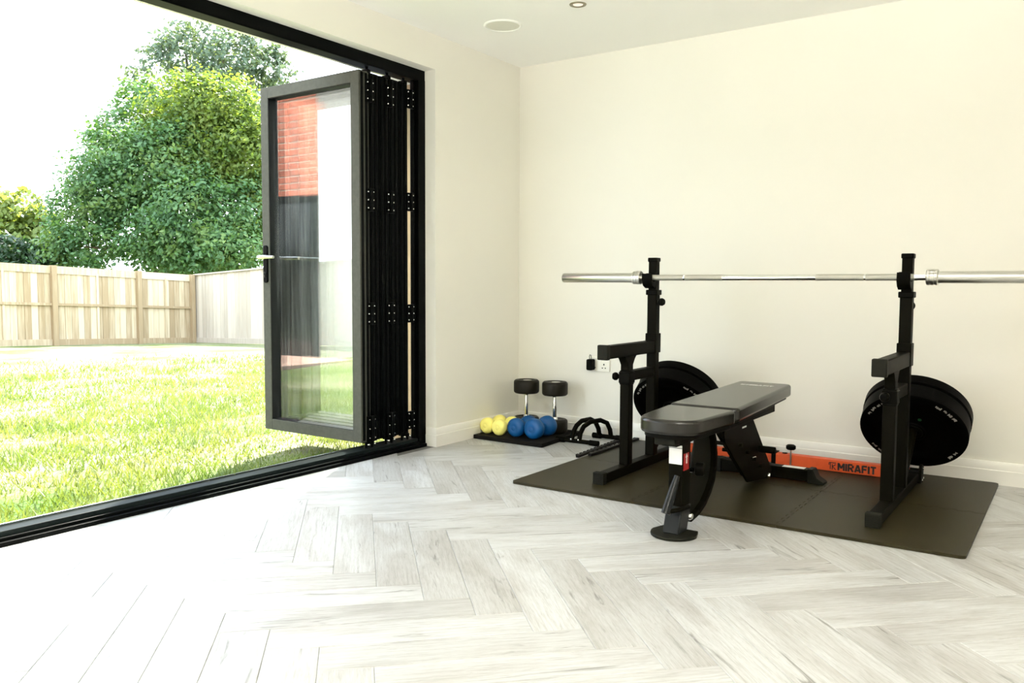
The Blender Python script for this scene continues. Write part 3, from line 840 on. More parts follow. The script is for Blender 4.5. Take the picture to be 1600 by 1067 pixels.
# ------------------------------------------------------------------ squat rack
XL, XRR = 1.202, 2.358
rk = thing('squat_rack', (1.775, -0.66, MT), 'black steel squat rack with two stands joined by an orange rear beam', 'squat rack')
TW = 0.048
PEG_A = Vector((0, 0.80, 0.60)); PLATE_Y, PLATE_Z = -0.345, 0.258
for X, side in ((XL, -1), (XRR, 1)):
    h = TW / 2
    mb = MB(); mb.box((X - h, -1.105, MT + .003), (X + h, -0.175, 0.060)); obj('base_tube', mb, 'frame_black', rk, bevel=.004)
    for ya, yb_ in ((-1.132, -1.098), (-0.19, -0.168)):
        mb = MB(); mb.box((X - .0265, ya, MT), (X + .0265, yb_, 0.0645))
        for k in range(5):
            yy = ya + (yb_ - ya) * (k + .5) / 5
            mb.box((X - .0275, yy - .002, MT + .002), (X + .0275, yy + .002, 0.066))
        for k in range(6):
            zz = MT + .008 + k * .0075
            if ya < -1: mb.box((X - .020, ya - .0016, zz), (X + .020, ya + .001, zz + .003))
        obj('end_cap', mb, 'foot_grey', rk, bevel=.0015)
    # front post with sliding inner tube
    mb = MB(); mb.box((X - h, -0.884, 0.058), (X + h, -0.836, 0.458)); obj('front_post', mb, 'frame_black', rk, bevel=.004)
    mb = MB(); mb.box((X - .029, -0.890, 0.448), (X + .029, -0.830, 0.502)); mb.box((X - .026, -0.887, 0.440), (X + .026, -0.833, 0.508)); obj('post_collar', mb, 'plastic_black', rk, bevel=.004)
    mb = MB(); mb.box((X - .019, -0.880, 0.44), (X + .019, -0.842, 0.585)); obj('inner_post', mb, 'frame_black', rk, bevel=.003)
    mb = MB(); mb.prism([(-0.925, .580), (-0.905, .562), (-0.886, .535), (-0.886, .508), (-0.834, .508), (-0.834, .535), (-0.815, .562), (-0.795, .580)], X - .020, X + .020, 'yz'); obj('gusset', mb, 'frame_black', rk, bevel=.002)
    mb = MB(); mb.box((X - .0245, -1.085, 0.577), (X + .0245, -0.598, 0.636)); obj('spotter_arm', mb, 'frame_black', rk, bevel=.004)
    mb = MB(); mb.box((X - .0275, -1.106, 0.573), (X + .0275, -1.080, 0.641)); obj('arm_cap', mb, 'foot_grey', rk, bevel=.005)
    mb = MB(); mb.box((X - .020, -0.836, 0.458), (X + .020, -0.60, 0.505)); obj('brace', mb, 'frame_black', rk, bevel=.003)
    # rear upright
    mb = MB(); mb.box((X - h, -0.600, 0.058), (X + h, -0.552, 0.868)); obj('upright', mb, 'frame_black', rk, bevel=.004)
    mb = MB(); mb.box((X - .029, -0.606, 0.575), (X + .029, -0.546, 0.672)); obj('arm_sleeve', mb, 'frame_black', rk, bevel=.003)
    mb = MB(); mb.box((X - .030, -0.607, 0.862), (X + .030, -0.545, 0.888)); obj('upright_collar', mb, 'plastic_black', rk, bevel=.004)
    mb = MB(); mb.box((X - .021, -0.597, 0.86), (X + .021, -0.555, 1.036)); obj('inner_upright', mb, 'frame_black', rk, bevel=.003)
    mb = MB(); mb.box((X - .0245, -0.6005, 1.026), (X + .0245, -0.5515, 1.047)); obj('upright_cap', mb, 'plastic_black', rk, bevel=.004)
    # bar holder: back plate, floor of the cup, front lip
    mb = MB()
    mb.prism([(-0.600, .905), (-0.600, .970), (-0.608, .970), (-0.609, .938), (-0.616, .930), (-0.636, .930), (-0.643, .938), (-0.643, .966), (-0.653, .968), (-0.655, .930), (-0.640, .908), (-0.612, .895)], X - .030, X + .022, 'yz')
    obj('bar_holder', mb, 'plastic_black', rk, bevel=.002)
    # adjusting knobs
    for (kx, ky, kz, ax) in (((X - h, -0.872, 0.478, (-1, -.25, 0)), (X + h - .006, -0.576, 0.828, (1, -0.1, 0))) if side < 0 else ((X - .006, -0.890, 0.478, (-.2, -1, 0)), (X, -0.552, 0.828, (0.25, 1, 0)))):
        mb = MB(); mb.lathe([(0, 0), (.007, 0), (.007, .010), (.012, .013), (.0185, .020), (.0195, .030), (.014, .040), (0, .043)], (kx, ky, kz), ax, 16); obj('adjusting_knob', mb, 'plastic_black', rk)
        mb = MB(); mb.lathe([(0, -.002), (.0085, -.002), (.0085, .009), (0, .009)], (kx, ky, kz), ax, 12); obj('knob_bush', mb, 'steel', rk)
    # weight peg sloping up and back
    root = Vector((X, PLATE_Y, PLATE_Z)) - PEG_A * 0.27
    mb = MB(); mb.cyl(root, root + PEG_A * 0.50, 0.024, n=20); obj('weight_peg', mb, 'frame_black', rk)
    mb = MB(); mb.cyl(root + PEG_A * .495, root + PEG_A * .51, 0.0255, n=20); obj('peg_cap', mb, 'plastic_black', rk, bevel=.003)
    # rear bracket with bolts
    mb = MB(); mb.box((X - .030, -0.262, MT + .002), (X + .036, -0.200, 0.062)); mb.prism([(-0.262, .060), (-0.200, .060), (-0.205, .098), (-0.257, .098)], X + .024, X + .036, 'yz'); obj('rear_bracket', mb, 'frame_black', rk, bevel=.002)
    for by, bz in ((-0.231, 0.080), (-0.215, 0.030), (-0.247, 0.026)):
        mb = MB(); mb.lathe([(.0, .006), (.006, .0055), (.0085, .003), (.0085, 0)], (X + .036, by, bz), (1, 0, 0), 10); obj('bolt', mb, 'chrome', rk)
# orange beam between the stands
BY0, BY1, BZ0, BZ1 = -0.232, -0.182, 0.014, 0.070
mb = MB(); mb.box((1.722, BY0, BZ0), (XRR - .024, BY1, BZ1)); obj('crossbeam', mb, 'orange', rk, bevel=.003, label='orange beam with black lettering')
mb = MB(); mb.box((XL + .024, BY0 + .006, BZ0 + .006), (1.73, BY1 - .006, BZ1 - .006)); obj('inner_crossbeam', mb, 'orange', rk, bevel=.003, label='orange inner length of the beam')
mb = MB(); mb.box((1.702, BY0 - .003, BZ0 - .002), (1.724, BY1 + .003, BZ1 + .003)); mb.box((1.700, BY0 - .003, BZ1 + .002), (1.728, BY1 + .003, BZ1 + .006)); obj('beam_collar', mb, 'plastic_black', rk, bevel=.002)
mb = MB(); mb.lathe([(0, 0), (.013, 0), (.013, .003), (0, .003)], (1.762, -.207, BZ1), (0, 0, 1), 14); obj('hole_plug', mb, 'plastic_black', rk)
mb = MB(); mb.cyl((1.800, BY0 - .006, .022), (1.800, BY0 - .006, .105), .0042, n=10); obj('knob_stem', mb, 'steel', rk)
mb = MB(); mb.lathe([(0, 0), (.018, 0), (.024, .006), (.024, .019), (.016, .025), (0, .026)], (1.800, BY0 - .006, .098), (0, 0, 1), 18); obj('locking_knob', mb, 'plastic_black', rk)
yy = BY0 - .0004
obj('beam_lettering', block_letters('MIRAFIT', (2.024, yy + .0004, .0225), (1, 0, 0), (0, 0, 1), .036, .172, .0088), 'print_black', rk)
mb = MB()
def bar_xz(m, a, b, t, y=yy):
    a = Vector((a[0], 0, a[1])); b = Vector((b[0], 0, b[1])); d = (b - a).normalized(); n = Vector((-d.z, 0, d.x)) * t / 2
    vs = [a - n, b - n, b + n, a + n]
    m.add([(v.x, y, v.z) for v in vs] + [(v.x, y + .0006, v.z) for v in vs], [(0, 1, 2, 3), (7, 6, 5, 4), (0, 4, 5, 1), (1, 5, 6, 2), (2, 6, 7, 3), (3, 7, 4, 0)])
for a, b in (((1.983, 0.0560), (2.015, 0.0560)), ((1.989, 0.0560), (1.989, 0.0240)), ((1.998, 0.0490), (1.998, 0.0230)), ((1.998, 0.0370), (2.014, 0.0490)), ((2.001, 0.0360), (2.015, 0.0230)), ((1.983, 0.0560), (1.983, 0.0440))):
    bar_xz(mb, a, b, .0042)
obj('beam_emblem', mb, 'print_black', rk)

# ------------------------------------------------------------------ bumper plates on the pegs
def make_plate(center, R, T, label, mark=True):
    c = Vector(center); a = PEG_A
    t = thing('bumper_plate', c, label, 'weight plate', 'bumper plates on the storage pegs')
    prof = [(.026, 0.004), (.050, 0.002), (.056, .008), (R * .60, .010), (R * .66, .006), (R * .70, .000), (R * .955, 0.0), (R, .006), (R, T - .006), (R * .955, T), (R * .70, T), (R * .66, T - .006), (R * .60, T - .010), (.056, T - .008), (.050, T - .002), (.026, T - .004), (.026, .004)]
    mb = MB(); mb.lathe(prof, c, a, 72); obj('plate_body', mb, 'rubber', t)
    mb = MB(); mb.lathe([(.0255, .001), (.040, .001), (.042, .004), (.042, .009), (.0255, .009), (.0255, .001)], c, a, 32); obj('hub_ring', mb, 'plastic_black', t)
    if mark:
        mk = MB(); e = Vector((1, 0, 0)); g = a.cross(e) * -1
        g = Vector((0, -a.z, a.y))
        rng = random.Random(7)
        for a0, a1 in ((28, 34), (36, 42), (44, 49), (52, 60), (118, 126), (128, 133), (136, 144), (147, 152), (208, 216), (219, 226), (314, 321), (324, 330)):
            for r0_, r1_ in ((R * .86, R * .93),):
                n = 4
                for q in range(n):
                    w0 = math.radians(a0 + (a1 - a0) * q / n); w1 = math.radians(a0 + (a1 - a0) * (q + .75) / n)
                    ri = r0_ + rng.random() * .006; ro = r1_ - rng.random() * .006
                    vs = [c - a * .0006 + (e * math.cos(w_) + g * math.sin(w_)) * rr for w_, rr in ((w0, ri), (w1, ri), (w1, ro), (w0, ro))]
                    vs2 = [v + a * .0008 for v in vs]
                    mk.add(vs + vs2, [(0, 1, 2, 3), (7, 6, 5, 4), (0, 4, 5, 1), (1, 5, 6, 2), (2, 6, 7, 3), (3, 7, 4, 0)])
        obj('rim_print', mk, 'print_grey', t, kind='stuff')
    return t
PLX = XL + 0.012
c0 = Vector((PLX, PLATE_Y, PLATE_Z))
make_plate(c0, .222, .085, 'thick black bumper plate on the left stand, front one of two')
make_plate(c0 + PEG_A * .087, .225, .055, 'thinner black bumper plate on the left stand, nearest the wall', False)
c1 = Vector((XRR + .006, PLATE_Y, PLATE_Z))
plate_r = make_plate(c1, .222, .085, 'thick black bumper plate on the right stand, front one of two')
gc = c1 + Vector((.032, 0, 0)) + Vector((0, -PEG_A.z, PEG_A.y)) * .075 + PEG_A * .0095
mb = MB(); mb.cyl(gc, gc - PEG_A * .0012, .009, n=6); obj('green_mark', mb, 'print_green', plate_r)
make_plate(c1 + PEG_A * .087, .225, .055, 'thinner black bumper plate on the right stand, nearest the wall', False)

# ------------------------------------------------------------------ barbell
BY, BZ = -0.626, 0.9475
bb = thing('barbell', (1.79, BY, BZ), 'long bare steel barbell resting across both rack stands', 'barbell')
X1, X2 = 1.158, 2.437
ax = (1, 0, 0)
mb = MB(); mb.cyl((X1 - .01, BY, BZ), (X2 + .01, BY, BZ), .0138, n=24); obj('shaft', mb, 'chrome', bb)
for a, b in ((1.205, 1.380), (1.388, 1.575), (1.998, 2.196), (2.204, 2.392)):
    mb = MB(); mb.lathe([(.0136, 0), (.01415, .0006), (.01415, b - a - .0006), (.0136, b - a)], (a, BY, BZ), ax, 28); obj('knurled_grip', mb, 'knurl', bb)
for sgn, xa in ((-1, X1), (1, X2)):
    d = (sgn, 0, 0)
    mb = MB(); mb.lathe([(.0138, 0), (.030, 0), (.033, .003), (.033, .012), (.031, .013), (.031, .016), (.033, .017), (.033, .028), (.031, .029), (.031, .032), (.033, .033), (.033, .041), (.030, .044), (.0245, .044)], (xa, BY, BZ), d, 36); obj('collar', mb, 'steel', bb)
    mb = MB(); mb.lathe([(.0245, .043), (.0245, .445), (.0225, .449), (.012, .449), (.010, .446), (0, .446)], (xa, BY, BZ), d, 36); obj('sleeve', mb, 'steel', bb)

# ------------------------------------------------------------------ weight bench
XB = 1.775
bn = thing('weight_bench', (XB, -1.05, 0), 'black padded adjustable weight bench in front of the squat rack', 'bench')
# seat pad
def arc_pts(pts, n=6):
    return pts
seat = round_poly([(1.636, -1.362), (1.672, -1.735), (1.890, -1.735), (1.914, -1.362)], [.025, .105, .105, .025], 10)
mb = MB(); mb.prism(seat, .387, .442); obj('seat_pad', mb, 'vinyl', bn, bevel=.012, seg=4, smooth=60)
mb = MB(); mb.prism(round_poly([(1.650, -1.375), (1.685, -1.72), (1.878, -1.72), (1.902, -1.375)], [.02, .09, .09, .02], 8), .372, .389); obj('seat_base', mb, 'plastic_black', bn, bevel=.003)
# backrest, tipped up very slightly
bkp = round_poly([(1.631, -1.338), (1.911, -1.338), (1.870, -0.490), (1.620, -0.490)], [.020, .030, .035, .035], 7)
TILT = 0.012
mb = MB(); mb.prism(bkp, .387, .442)
mb.v = [(x, y, z + (y + 1.338) * TILT + .002) for x, y, z in mb.v]
obj('backrest_pad', mb, 'vinyl', bn, bevel=.012, seg=4, smooth=60)
mb = MB(); mb.prism(round_poly([(1.648, -1.30), (1.895, -1.30), (1.855, -0.51), (1.635, -0.51)], .03, 5), .376, .390)
mb.v = [(x, y, z + (y + 1.338) * TILT + .001) for x, y, z in mb.v]
obj('backrest_base', mb, 'plastic_black', bn, bevel=.003)
tz = .442 + (0.72) * TILT + .0027
obj('pad_lettering', block_letters('MIRAFIT', (1.700, -0.640, tz), (1, 0, 0), (0, 1, TILT), .025, .122, .0050), 'print_white', bn)
mb = MB()
def bar_xy(m, a, b, t, z):
    a = Vector((*a, z)); b = Vector((*b, z)); d = (b - a).normalized(); n = Vector((-d.y, d.x, 0)) * t / 2
    vs = [a - n, b - n, b + n, a + n]
    m.add([tuple(v) for v in vs] + [(v.x, v.y, v.z + .0005) for v in vs], [(3, 2, 1, 0), (4, 5, 6, 7), (0, 1, 5, 4), (1, 2, 6, 5), (2, 3, 7, 6), (3, 0, 4, 7)])
for a, b in (((1.672, -.617), (1.694, -.617)), ((1.677, -.617), (1.677, -.639)), ((1.683, -.622), (1.683, -.640)), ((1.683, -.631), (1.693, -.622)), ((1.685, -.632), (1.694, -.640))):
    bar_xy(mb, a, b, .0035, tz)
obj('pad_emblem', mb, 'print_white', bn)
# rails below the pads
mb = MB()
mb.box((1.718, -1.30, .338), (1.752, -0.62, .380)); mb.box((1.798, -1.30, .338), (1.832, -0.62, .380))
obj('backrest_rails', mb, 'frame_black', bn, bevel=.003)
mb = MB(); mb.box((XB - .030, -1.66, .335), (XB + .030, -1.33, .374)); obj('seat_rail', mb, 'frame_black', bn, bevel=.004)
mb = MB(); mb.box((XB - .040, -1.70, .345), (XB + .040, -1.655, .376)); obj('seat_bracket', mb, 'foot_grey', bn, bevel=.004)
# front post, socket and foot
mb = MB(); mb.box((XB - .027, -1.602, .085), (XB + .027, -1.525, .345)); obj('front_post', mb, 'frame_black', bn, bevel=.005)
Rt = Matrix.Rotation(math.radians(-14), 3, 'X')
mb = MB(); mb.prism([(-1.640, .012), (-1.555, .012), (-1.520, .105), (-1.606, .108)], XB - .031, XB + .031, 'yz'); obj('foot_socket', mb, 'satin_black', bn, bevel=.005)
foot = [(XB + .086 * math.cos(t), -1.600 + .088 * math.sin(t)) for t in np.linspace(-PI, 0, 15)] + [(XB + .070, -1.545), (XB - .070, -1.545)]
mb = MB(); mb.prism(foot, .0005, .013); obj('foot_plate', mb, 'foot_grey', bn, bevel=.003)
# warning labels
mb = MB(); mb.box((XB - .0255, -1.6034, .262), (XB + .0255, -1.6018, .332)); obj('warning_label', mb, 'label_white', bn, label='blank white warning label')
mb = MB(); mb.box((XB - .026, -1.6040, .3205), (XB + .026, -1.6033, .3225)); mb.box((XB - .026, -1.6040, .262), (XB - .0245, -1.6033, .3205)); obj('label_line', mb, 'print_black', bn)
mb = MB(); mb.box((XB + .0268, -1.592, .238), (XB + .0284, -1.545, .300)); obj('side_label', mb, 'label_red', bn, label='dark red label')
mb = MB(); mb.prism([(-1.572, .262), (-1.562, .262), (-1.562, .285), (-1.556, .285), (-1.567, .300), (-1.578, .285), (-1.572, .285)], XB + .0283, XB + .0290, 'yz'); obj('label_arrow', mb, 'label_white', bn)
# seat adjusting arc: plate with a curved flange, bending from the foot up under the seat
arc_o = [(-1.290, .345), (-1.268, .30), (-1.256, .245), (-1.258, .195), (-1.278, .145), (-1.315, .105), (-1.365, .070), (-1.425, .048), (-1.500, .038)]
arc_i = [(-1.525, .060), (-1.500, .120), (-1.470, .200), (-1.440, .280), (-1.420, .345)]
mb = MB(); mb.prism(arc_o + arc_i, XB - .004, XB + .004, 'yz'); obj('adjusting_plate', mb, 'foot_grey', bn, bevel=.0015)
mb = MB()
ar = [Vector((XB, a, b)) for a, b in arc_o]
for p0, p1 in zip(ar, ar[1:]):
    d = (p1 - p0).normalized()
    mb.beam(p0 - d * .004, p1 + d * .004, .052, .020, (1, 0, 0) if False else (0, 0, 1) if abs(d.z) < .9 else (0, 1, 0))
obj('curved_flange', mb, 'frame_black', bn, bevel=.003)
mb = MB(); mb.cyl((XB + .002, -1.505, .225), (XB + .030, -1.505, .225), .010, n=14); obj('pivot_bolt', mb, 'chrome', bn)
mb = MB(); mb.lathe([(0, 0), (.022, 0), (.026, .006), (.026, .03), (.020, .036), (0, .036)], (XB + .026, -1.48, .225), (1, 0.4, 0), 10); obj('adjusting_knob', mb, 'plastic_black', bn)
mb = MB(); mb.lathe([(0, .012), (.010, .012), (.014, .006), (.014, 0)], (XB + .030, -1.535, .060), (1, 0, 0), 12); obj('base_bolt', mb, 'chrome', bn)
# carrying handle sloping down in front of the post
mb = MB()
mb.tube([(XB + .012, -1.612, .222), (XB + .008, -1.630, .185), (XB + .002, -1.652, .140), (XB - .004, -1.672, .094)], [.010, .0140, .0160, .0170], 14)
obj('handle_grip', mb, 'satin_black', bn)
mb = MB(); mb.tube([(XB - .004, -1.672, .100), (XB + .016, -1.660, .104), (XB + .036, -1.63, .106), (XB + .044, -1.58, .106)], .0085, 10); obj('handle_rod', mb, 'frame_black', bn)
# main diagonal beam down to the rear stabiliser and ladder plates under the backrest
mb = MB(); mb.beam((XB, -1.15, .352), (XB, -0.585, .055), .056, .062, (0, 1, 0)); obj('main_beam', mb, 'frame_black', bn, bevel=.004)
for dx, lad in ((-.046, [(-1.10, .372), (-1.08, .290), (-0.76, .055), (-0.61, .032), (-0.58, .066), (-0.86, .372)]), (.034, [(-1.235, .372), (-1.215, .285), (-0.93, .070), (-0.62, .032), (-0.60, .066), (-0.915, .372)])):
    mb = MB(); mb.prism(round_poly(lad, .02, 4), XB + dx, XB + dx + .010, 'yz'); obj('ladder_plate', mb, 'frame_black', bn, bevel=.002)
for k in range(4):
    mb = MB()
    yk = -1.05 + k * .09; zk = .250 - k * .045
    mb.cyl((XB - .060, yk, zk), (XB + .058, yk, zk), .008, n=10); obj('ladder_pin', mb, 'frame_black', bn)

mb = MB(); mb.cyl((XB + .044, -0.80, .195), (XB + .118, -0.80, .195), .0155, n=16); obj('backrest_pin_grip', mb, 'plastic_black', bn, bevel=.003)
mb = MB(); mb.tube([(XB + .048, -0.905, .172), (XB + .050, -0.860, .170), (XB + .050, -0.845, .150)], .0035, 8); obj('spring_clip', mb, 'chrome', bn)
mb = MB(); mb.box((XB + .0445, -1.02, .315), (XB + .0455, -0.97, .322)); obj('edge_label', mb, 'label_white', bn)
mb = MB(); mb.lathe([(0, .012), (.009, .012), (.012, .005), (.012, 0)], (XB + .045, -0.66, .050), (1, 0, 0), 12); obj('axle_bolt', mb, 'chrome', bn)
# rear stabiliser
mb = MB(); mb.box((1.545, -0.545, MT + .006), (1.975, -0.485, .072)); obj('rear_stabiliser', mb, 'frame_black', bn, bevel=.004)
mb = MB(); mb.box((XB + .07, -0.535, .0718), (XB + .17, -0.495, .0726)); obj('stabiliser_label', mb, 'label_white', bn)
for sx, xe in ((-1, 1.545), (1, 1.975)):
    mb = MB(); P = [(xe - sx * .012, MT), (xe + sx * .062, MT), (xe + sx * .062, MT + .008), (xe + sx * .030, .040), (xe + sx * .012, .077), (xe - sx * .012, .077)]
    if sx < 0: P = P[::-1]
    mb.prism(P, -0.549, -0.481, 'xz'); obj('stabiliser_foot', mb, 'foot_grey', bn, bevel=.003)

# ------------------------------------------------------------------ corner: rubber tile, dumbbells, push-up bar
TZ = 0.024
mb = MB(); mb.prism([(.020, -.505), (.508, -.512), (.480, -.026), (.022, -.024)], .0006, TZ)
o = obj('rubber_tile', mb, 'tray_rubber', None, off=(.26, -.27, 0), bevel=.003); tag(o, 'black speckled rubber tile in the corner under the dumbbells', 'rubber tile')

def make_vinyl_dumbbell(name, p0, p1, R, mat, label, group):
    p0 = Vector(p0); p1 = Vector(p1); d = (p1 - p0); L = d.length; d.normalize()
    t = thing(name, (p0 + p1) / 2, label, 'dumbbell', group)
    HL = R * 1.35
    def head(o_, dd):
        mb = MB(); prof = [(0, 0.0), (R * .20, 0.0), (R * .24, .0012), (R * .30, .0012), (R * .34, 0), (R * .62, .001), (R * .84, .006), (R * .97, R * .32), (R, R * .62), (R * .95, R * .95), (R * .74, HL * .93), (R * .40, HL), (0, HL)]
        mb.lathe(prof, o_, dd, 32); return mb
    obj('dumbbell_head', head(p0, d), mat, t, smooth=60)
    obj('dumbbell_head', head(p1, -d), mat, t, smooth=60)
    mb = MB(); mb.lathe([(R * .42, HL * .9), (R * .40, HL), (R * .46, L / 2), (R * .40, L - HL), (R * .42, L - HL * .9)], p0, d, 18); obj('grip', mb, mat, t, smooth=60)
    return t
ry = .048
make_vinyl_dumbbell('vinyl_dumbbell', (.068, -.455, TZ + ry), (.066, -.270, TZ + ry), ry, 'yellow_neo', 'yellow dumbbell nearest the left wall', 'yellow dumbbells')
make_vinyl_dumbbell('vinyl_dumbbell', (.165, -.468, TZ + ry), (.160, -.275, TZ + ry), ry, 'yellow_neo', 'yellow dumbbell next to the blue dumbbells', 'yellow dumbbells')
rb = .056
make_vinyl_dumbbell('vinyl_dumbbell', (.272, -.455, TZ + rb), (.276, -.262, TZ + rb), rb, 'blue_neo', 'blue dumbbell beside the yellow ones', 'blue dumbbells')
rb = .060
make_vinyl_dumbbell('vinyl_dumbbell', (.393, -.455, TZ + rb), (.400, -.250, TZ + rb), rb, 'blue_neo', 'blue dumbbell on the right, nearest the push-up bar', 'blue dumbbells')

def make_round_dumbbell(x, y, label):
    t = thing('round_dumbbell', (x, y, TZ), label, 'dumbbell', 'upright rubber dumbbells')
    R, HH, TOT = .078, .082, .308
    for z0, z1 in ((TZ, TZ + HH), (TZ + TOT - HH, TZ + TOT)):
        mb = MB(); mb.lathe([(0, z0 + .003), (R * .60, z0 + .003), (R * .64, z0), (R * .88, z0), (R * .97, z0 + .006), (R, z0 + .014), (R, z1 - .014), (R * .97, z1 - .006), (R * .88, z1), (R * .64, z1), (R * .60, z1 - .003), (0, z1 - .003)], (x, y, 0), (0, 0, 1), 40)
        obj('dumbbell_head', mb, 'head_rubber', t)
        e = z1 - .0028 if z0 > .1 else z0 + .001
    mb = MB(); mb.lathe([(0, 0), (.026, 0), (.026, .0009), (0, .0009)], (x + .006, y, TZ + TOT - .003), (0, 0, 1), 24); obj('end_disc', mb, 'steel', t)
    za, zb = TZ + HH, TZ + TOT - HH
    n = zb - za
    mb = MB(); mb.lathe([(.019, za - .004), (.017, za + .006), (.0125, za + .012), (.0135, za + n * .3), (.0165, za + n * .5), (.0135, za + n * .7), (.0125, zb - .012), (.017, zb - .006), (.019, zb + .004)], (x, y, 0), (0, 0, 1), 24); obj('chrome_grip', mb, 'chrome', t)
    return t
make_round_dumbbell(.176, -.172, 'black rubber dumbbell standing on end in the corner, left of two')
make_round_dumbbell(.373, -.160, 'black rubber dumbbell standing on end, right of two')

pb = thing('push_up_bar', (.62, -.18, 0), 'black metal push-up bars on the floor between dumbbells and rack', 'push-up bar')
for xa, xb, yy in ((.470, .742, -.292), (.585, .790, -.062)):
    mb = MB(); mb.cyl((xa, yy, .0165), (xb, yy, .0165), .0125, n=14); obj('base_tube', mb, 'frame_black', pb)
    for xe, s in ((xa, 1), (xb, -1)):
        mb = MB(); mb.cyl((xe - s * .004, yy, .0165), (xe + s * .055, yy, .0165), .0162, n=16); obj('foam_foot', mb, 'plastic_black', pb, bevel=.003)
for xn, xf in ((.572, .625), (.620, .703)):
    pts = [(xn, -.292, .020), (xn + .003, -.285, .062), (xn + .012, -.262, .100), (xn + (xf - xn) * .35, -.215, .122), (xn + (xf - xn) * .65, -.140, .124), (xf - .010, -.095, .104), (xf - .002, -.070, .060), (xf, -.062, .020)]
    mb = MB(); mb.tube(pts, .0140, 12); obj('handle_tube', mb, 'frame_black', pb, smooth=70)
    mb = MB(); mb.sphere((xn, -.303, .026), .0062); obj('bolt', mb, 'chrome', pb)

# ------------------------------------------------------------------ garden
def ground_z(x, y):
    t = max(0.0, min(1.3, -x / 14.0))
    return -0.035 - 0.06 * min(1.0, -x / 3.0) + t * (-0.19 - 0.040 * max(-3.0, min(6.0, y - 3.2)))
mb = MB()
xs = [XR - FD - .05] + list(np.linspace(-0.6, -8, 26)) + list(np.linspace(-9, -34, 16))
ys = list(np.linspace(-9, 14, 56)) + [18, 24, 32]
rng = random.Random(3)
idx = {}
for i, x in enumerate(xs):
    for j, y in enumerate(ys):
        idx[i, j] = len(mb.v)
        mb.v.append((x, y, ground_z(x, y) + (rng.uniform(-.015, .015) if i > 0 else 0)))
for i in range(len(xs) - 1):
    for j in range(len(ys) - 1):
        mb.f.append((idx[i, j], idx[i + 1, j], idx[i + 1, j + 1], idx[i, j + 1]))
o = obj('lawn', mb, 'lawn', smooth=180); tag(o, 'sunlit lawn outside the open door', 'lawn', kind='structure')

def leaf_mesh(name, P, N, size, asp, mat, parent, rs, tri=False):
    """P positions, N facing normals; diamond leaves"""
    n = len(P)
    Rv = rs.normal(size=(n, 3)); T = np.cross(N, Rv); T /= np.linalg.norm(T, axis=1, keepdims=True) + 1e-9
    B = np.cross(N, T)
    s = size * rs.uniform(.6, 1.3, (n, 1))
    V = np.empty((n, 4, 3))
    V[:, 0] = P - T * s; V[:, 1] = P - B * s * asp; V[:, 2] = P + T * s; V[:, 3] = P + B * s * asp
    me = bpy.data.meshes.new(name)
    me.vertices.add(n * 4); me.vertices.foreach_set('co', V.reshape(-1).astype(np.float32))
    me.loops.add(n * 4); me.loops.foreach_set('vertex_index', np.arange(n * 4, dtype=np.int32))
    me.polygons.add(n); me.polygons.foreach_set('loop_start', np.arange(0, n * 4, 4, dtype=np.int32)); me.polygons.foreach_set('loop_total', np.full(n, 4, dtype=np.int32))
    me.update(); me.validate()
    me.materials.append(MAT[mat])
    o = bpy.data.objects.new(name, me); COL.objects.link(o)
    if parent is not None: o.parent = parent
    o['kind'] = 'stuff'
    return o

def tree(name, loc, blobs, count, size, mat, label, cat, trunk_r, seed, group=None, limbs=True):
    rs = np.random.RandomState(seed)
    t = thing(name, loc, label, cat, group)
    L = np.array(loc)
    vol = np.array([b[1] * b[1] * b[2] for b in blobs]); vol = vol ** .75; vol /= vol.sum()
    Ps, Ns = [], []
    for b, fr in zip(blobs, vol):
        n = int(count * fr)
        # leaves gathered into sprays so the crown breaks up
        ns = max(8, n // 44)
        d = rs.normal(size=(ns, 3)); d /= np.linalg.norm(d, axis=1, keepdims=True)
        rad = rs.uniform(.35, 1.0, (ns, 1)) ** .45
        C = d * rad * np.array([b[1], b[1], b[2]])
        k = rs.randint(0, ns, n)
        P = C[k] + rs.normal(size=(n, 3)) * np.array([.17, .17, .12]) * min(1.3, b[1])
        N = d[k] * .7 + rs.normal(size=(n, 3)) * .6 + np.array([0, 0, .5]); N /= np.linalg.norm(N, axis=1, keepdims=True)
        Ps.append(P + np.array(b[0]) - L); Ns.append(N)
    leaf_mesh('foliage', np.concatenate(Ps), np.concatenate(Ns), size, .55, mat, t, rs)
    if limbs:
        mb = MB(); top = max(blobs, key=lambda b: b[0][2])
        base = Vector(loc)
        mid = base.lerp(Vector(top[0]), .45)
        mb.tube([base, base.lerp(mid, .5) + Vector((.1, .05, 0)), mid, Vector(top[0])], [trunk_r, trunk_r * .8, trunk_r * .6, trunk_r * .15], 10)
        obj('trunk', mb, 'bark', t)
        for b in blobs:
            if b is top: continue
            s = base.lerp(Vector(top[0]), .25 + .25 * rs.rand())
            mb = MB(); mb.tube([s, s.lerp(Vector(b[0]), .5) + Vector((0, 0, -.15)), Vector(b[0])], [trunk_r * .4, trunk_r * .25, trunk_r * .08], 7)
            obj('branch', mb, 'bark', t)
    return t
main = [((-18.22, 9.28, 4.1), 1.6, 1.3), ((-18.55, 8.53, 3.92), 1.3, 1.2), ((-18.98, 7.94, 3.2), 1.1, 1.1), ((-19.28, 7.57, 2.7), 0.9, 0.9), ((-16.76, 9.16, 2.7), 1.5, 1.25),
        ((-16.19, 10.36, 2.7), 1.2, 1.3), ((-17.15, 8.93, 1.96), 1.5, 0.9), ((-15.97, 9.6, 1.81), 1.5, 0.76), ((-18.88, 7.36, 1.88), 1.1, 0.67), ((-19.6, 8.62, 4.88), 0.75, 0.85), ((-19.67, 9.65, 6.1), 0.75, 0.8)]
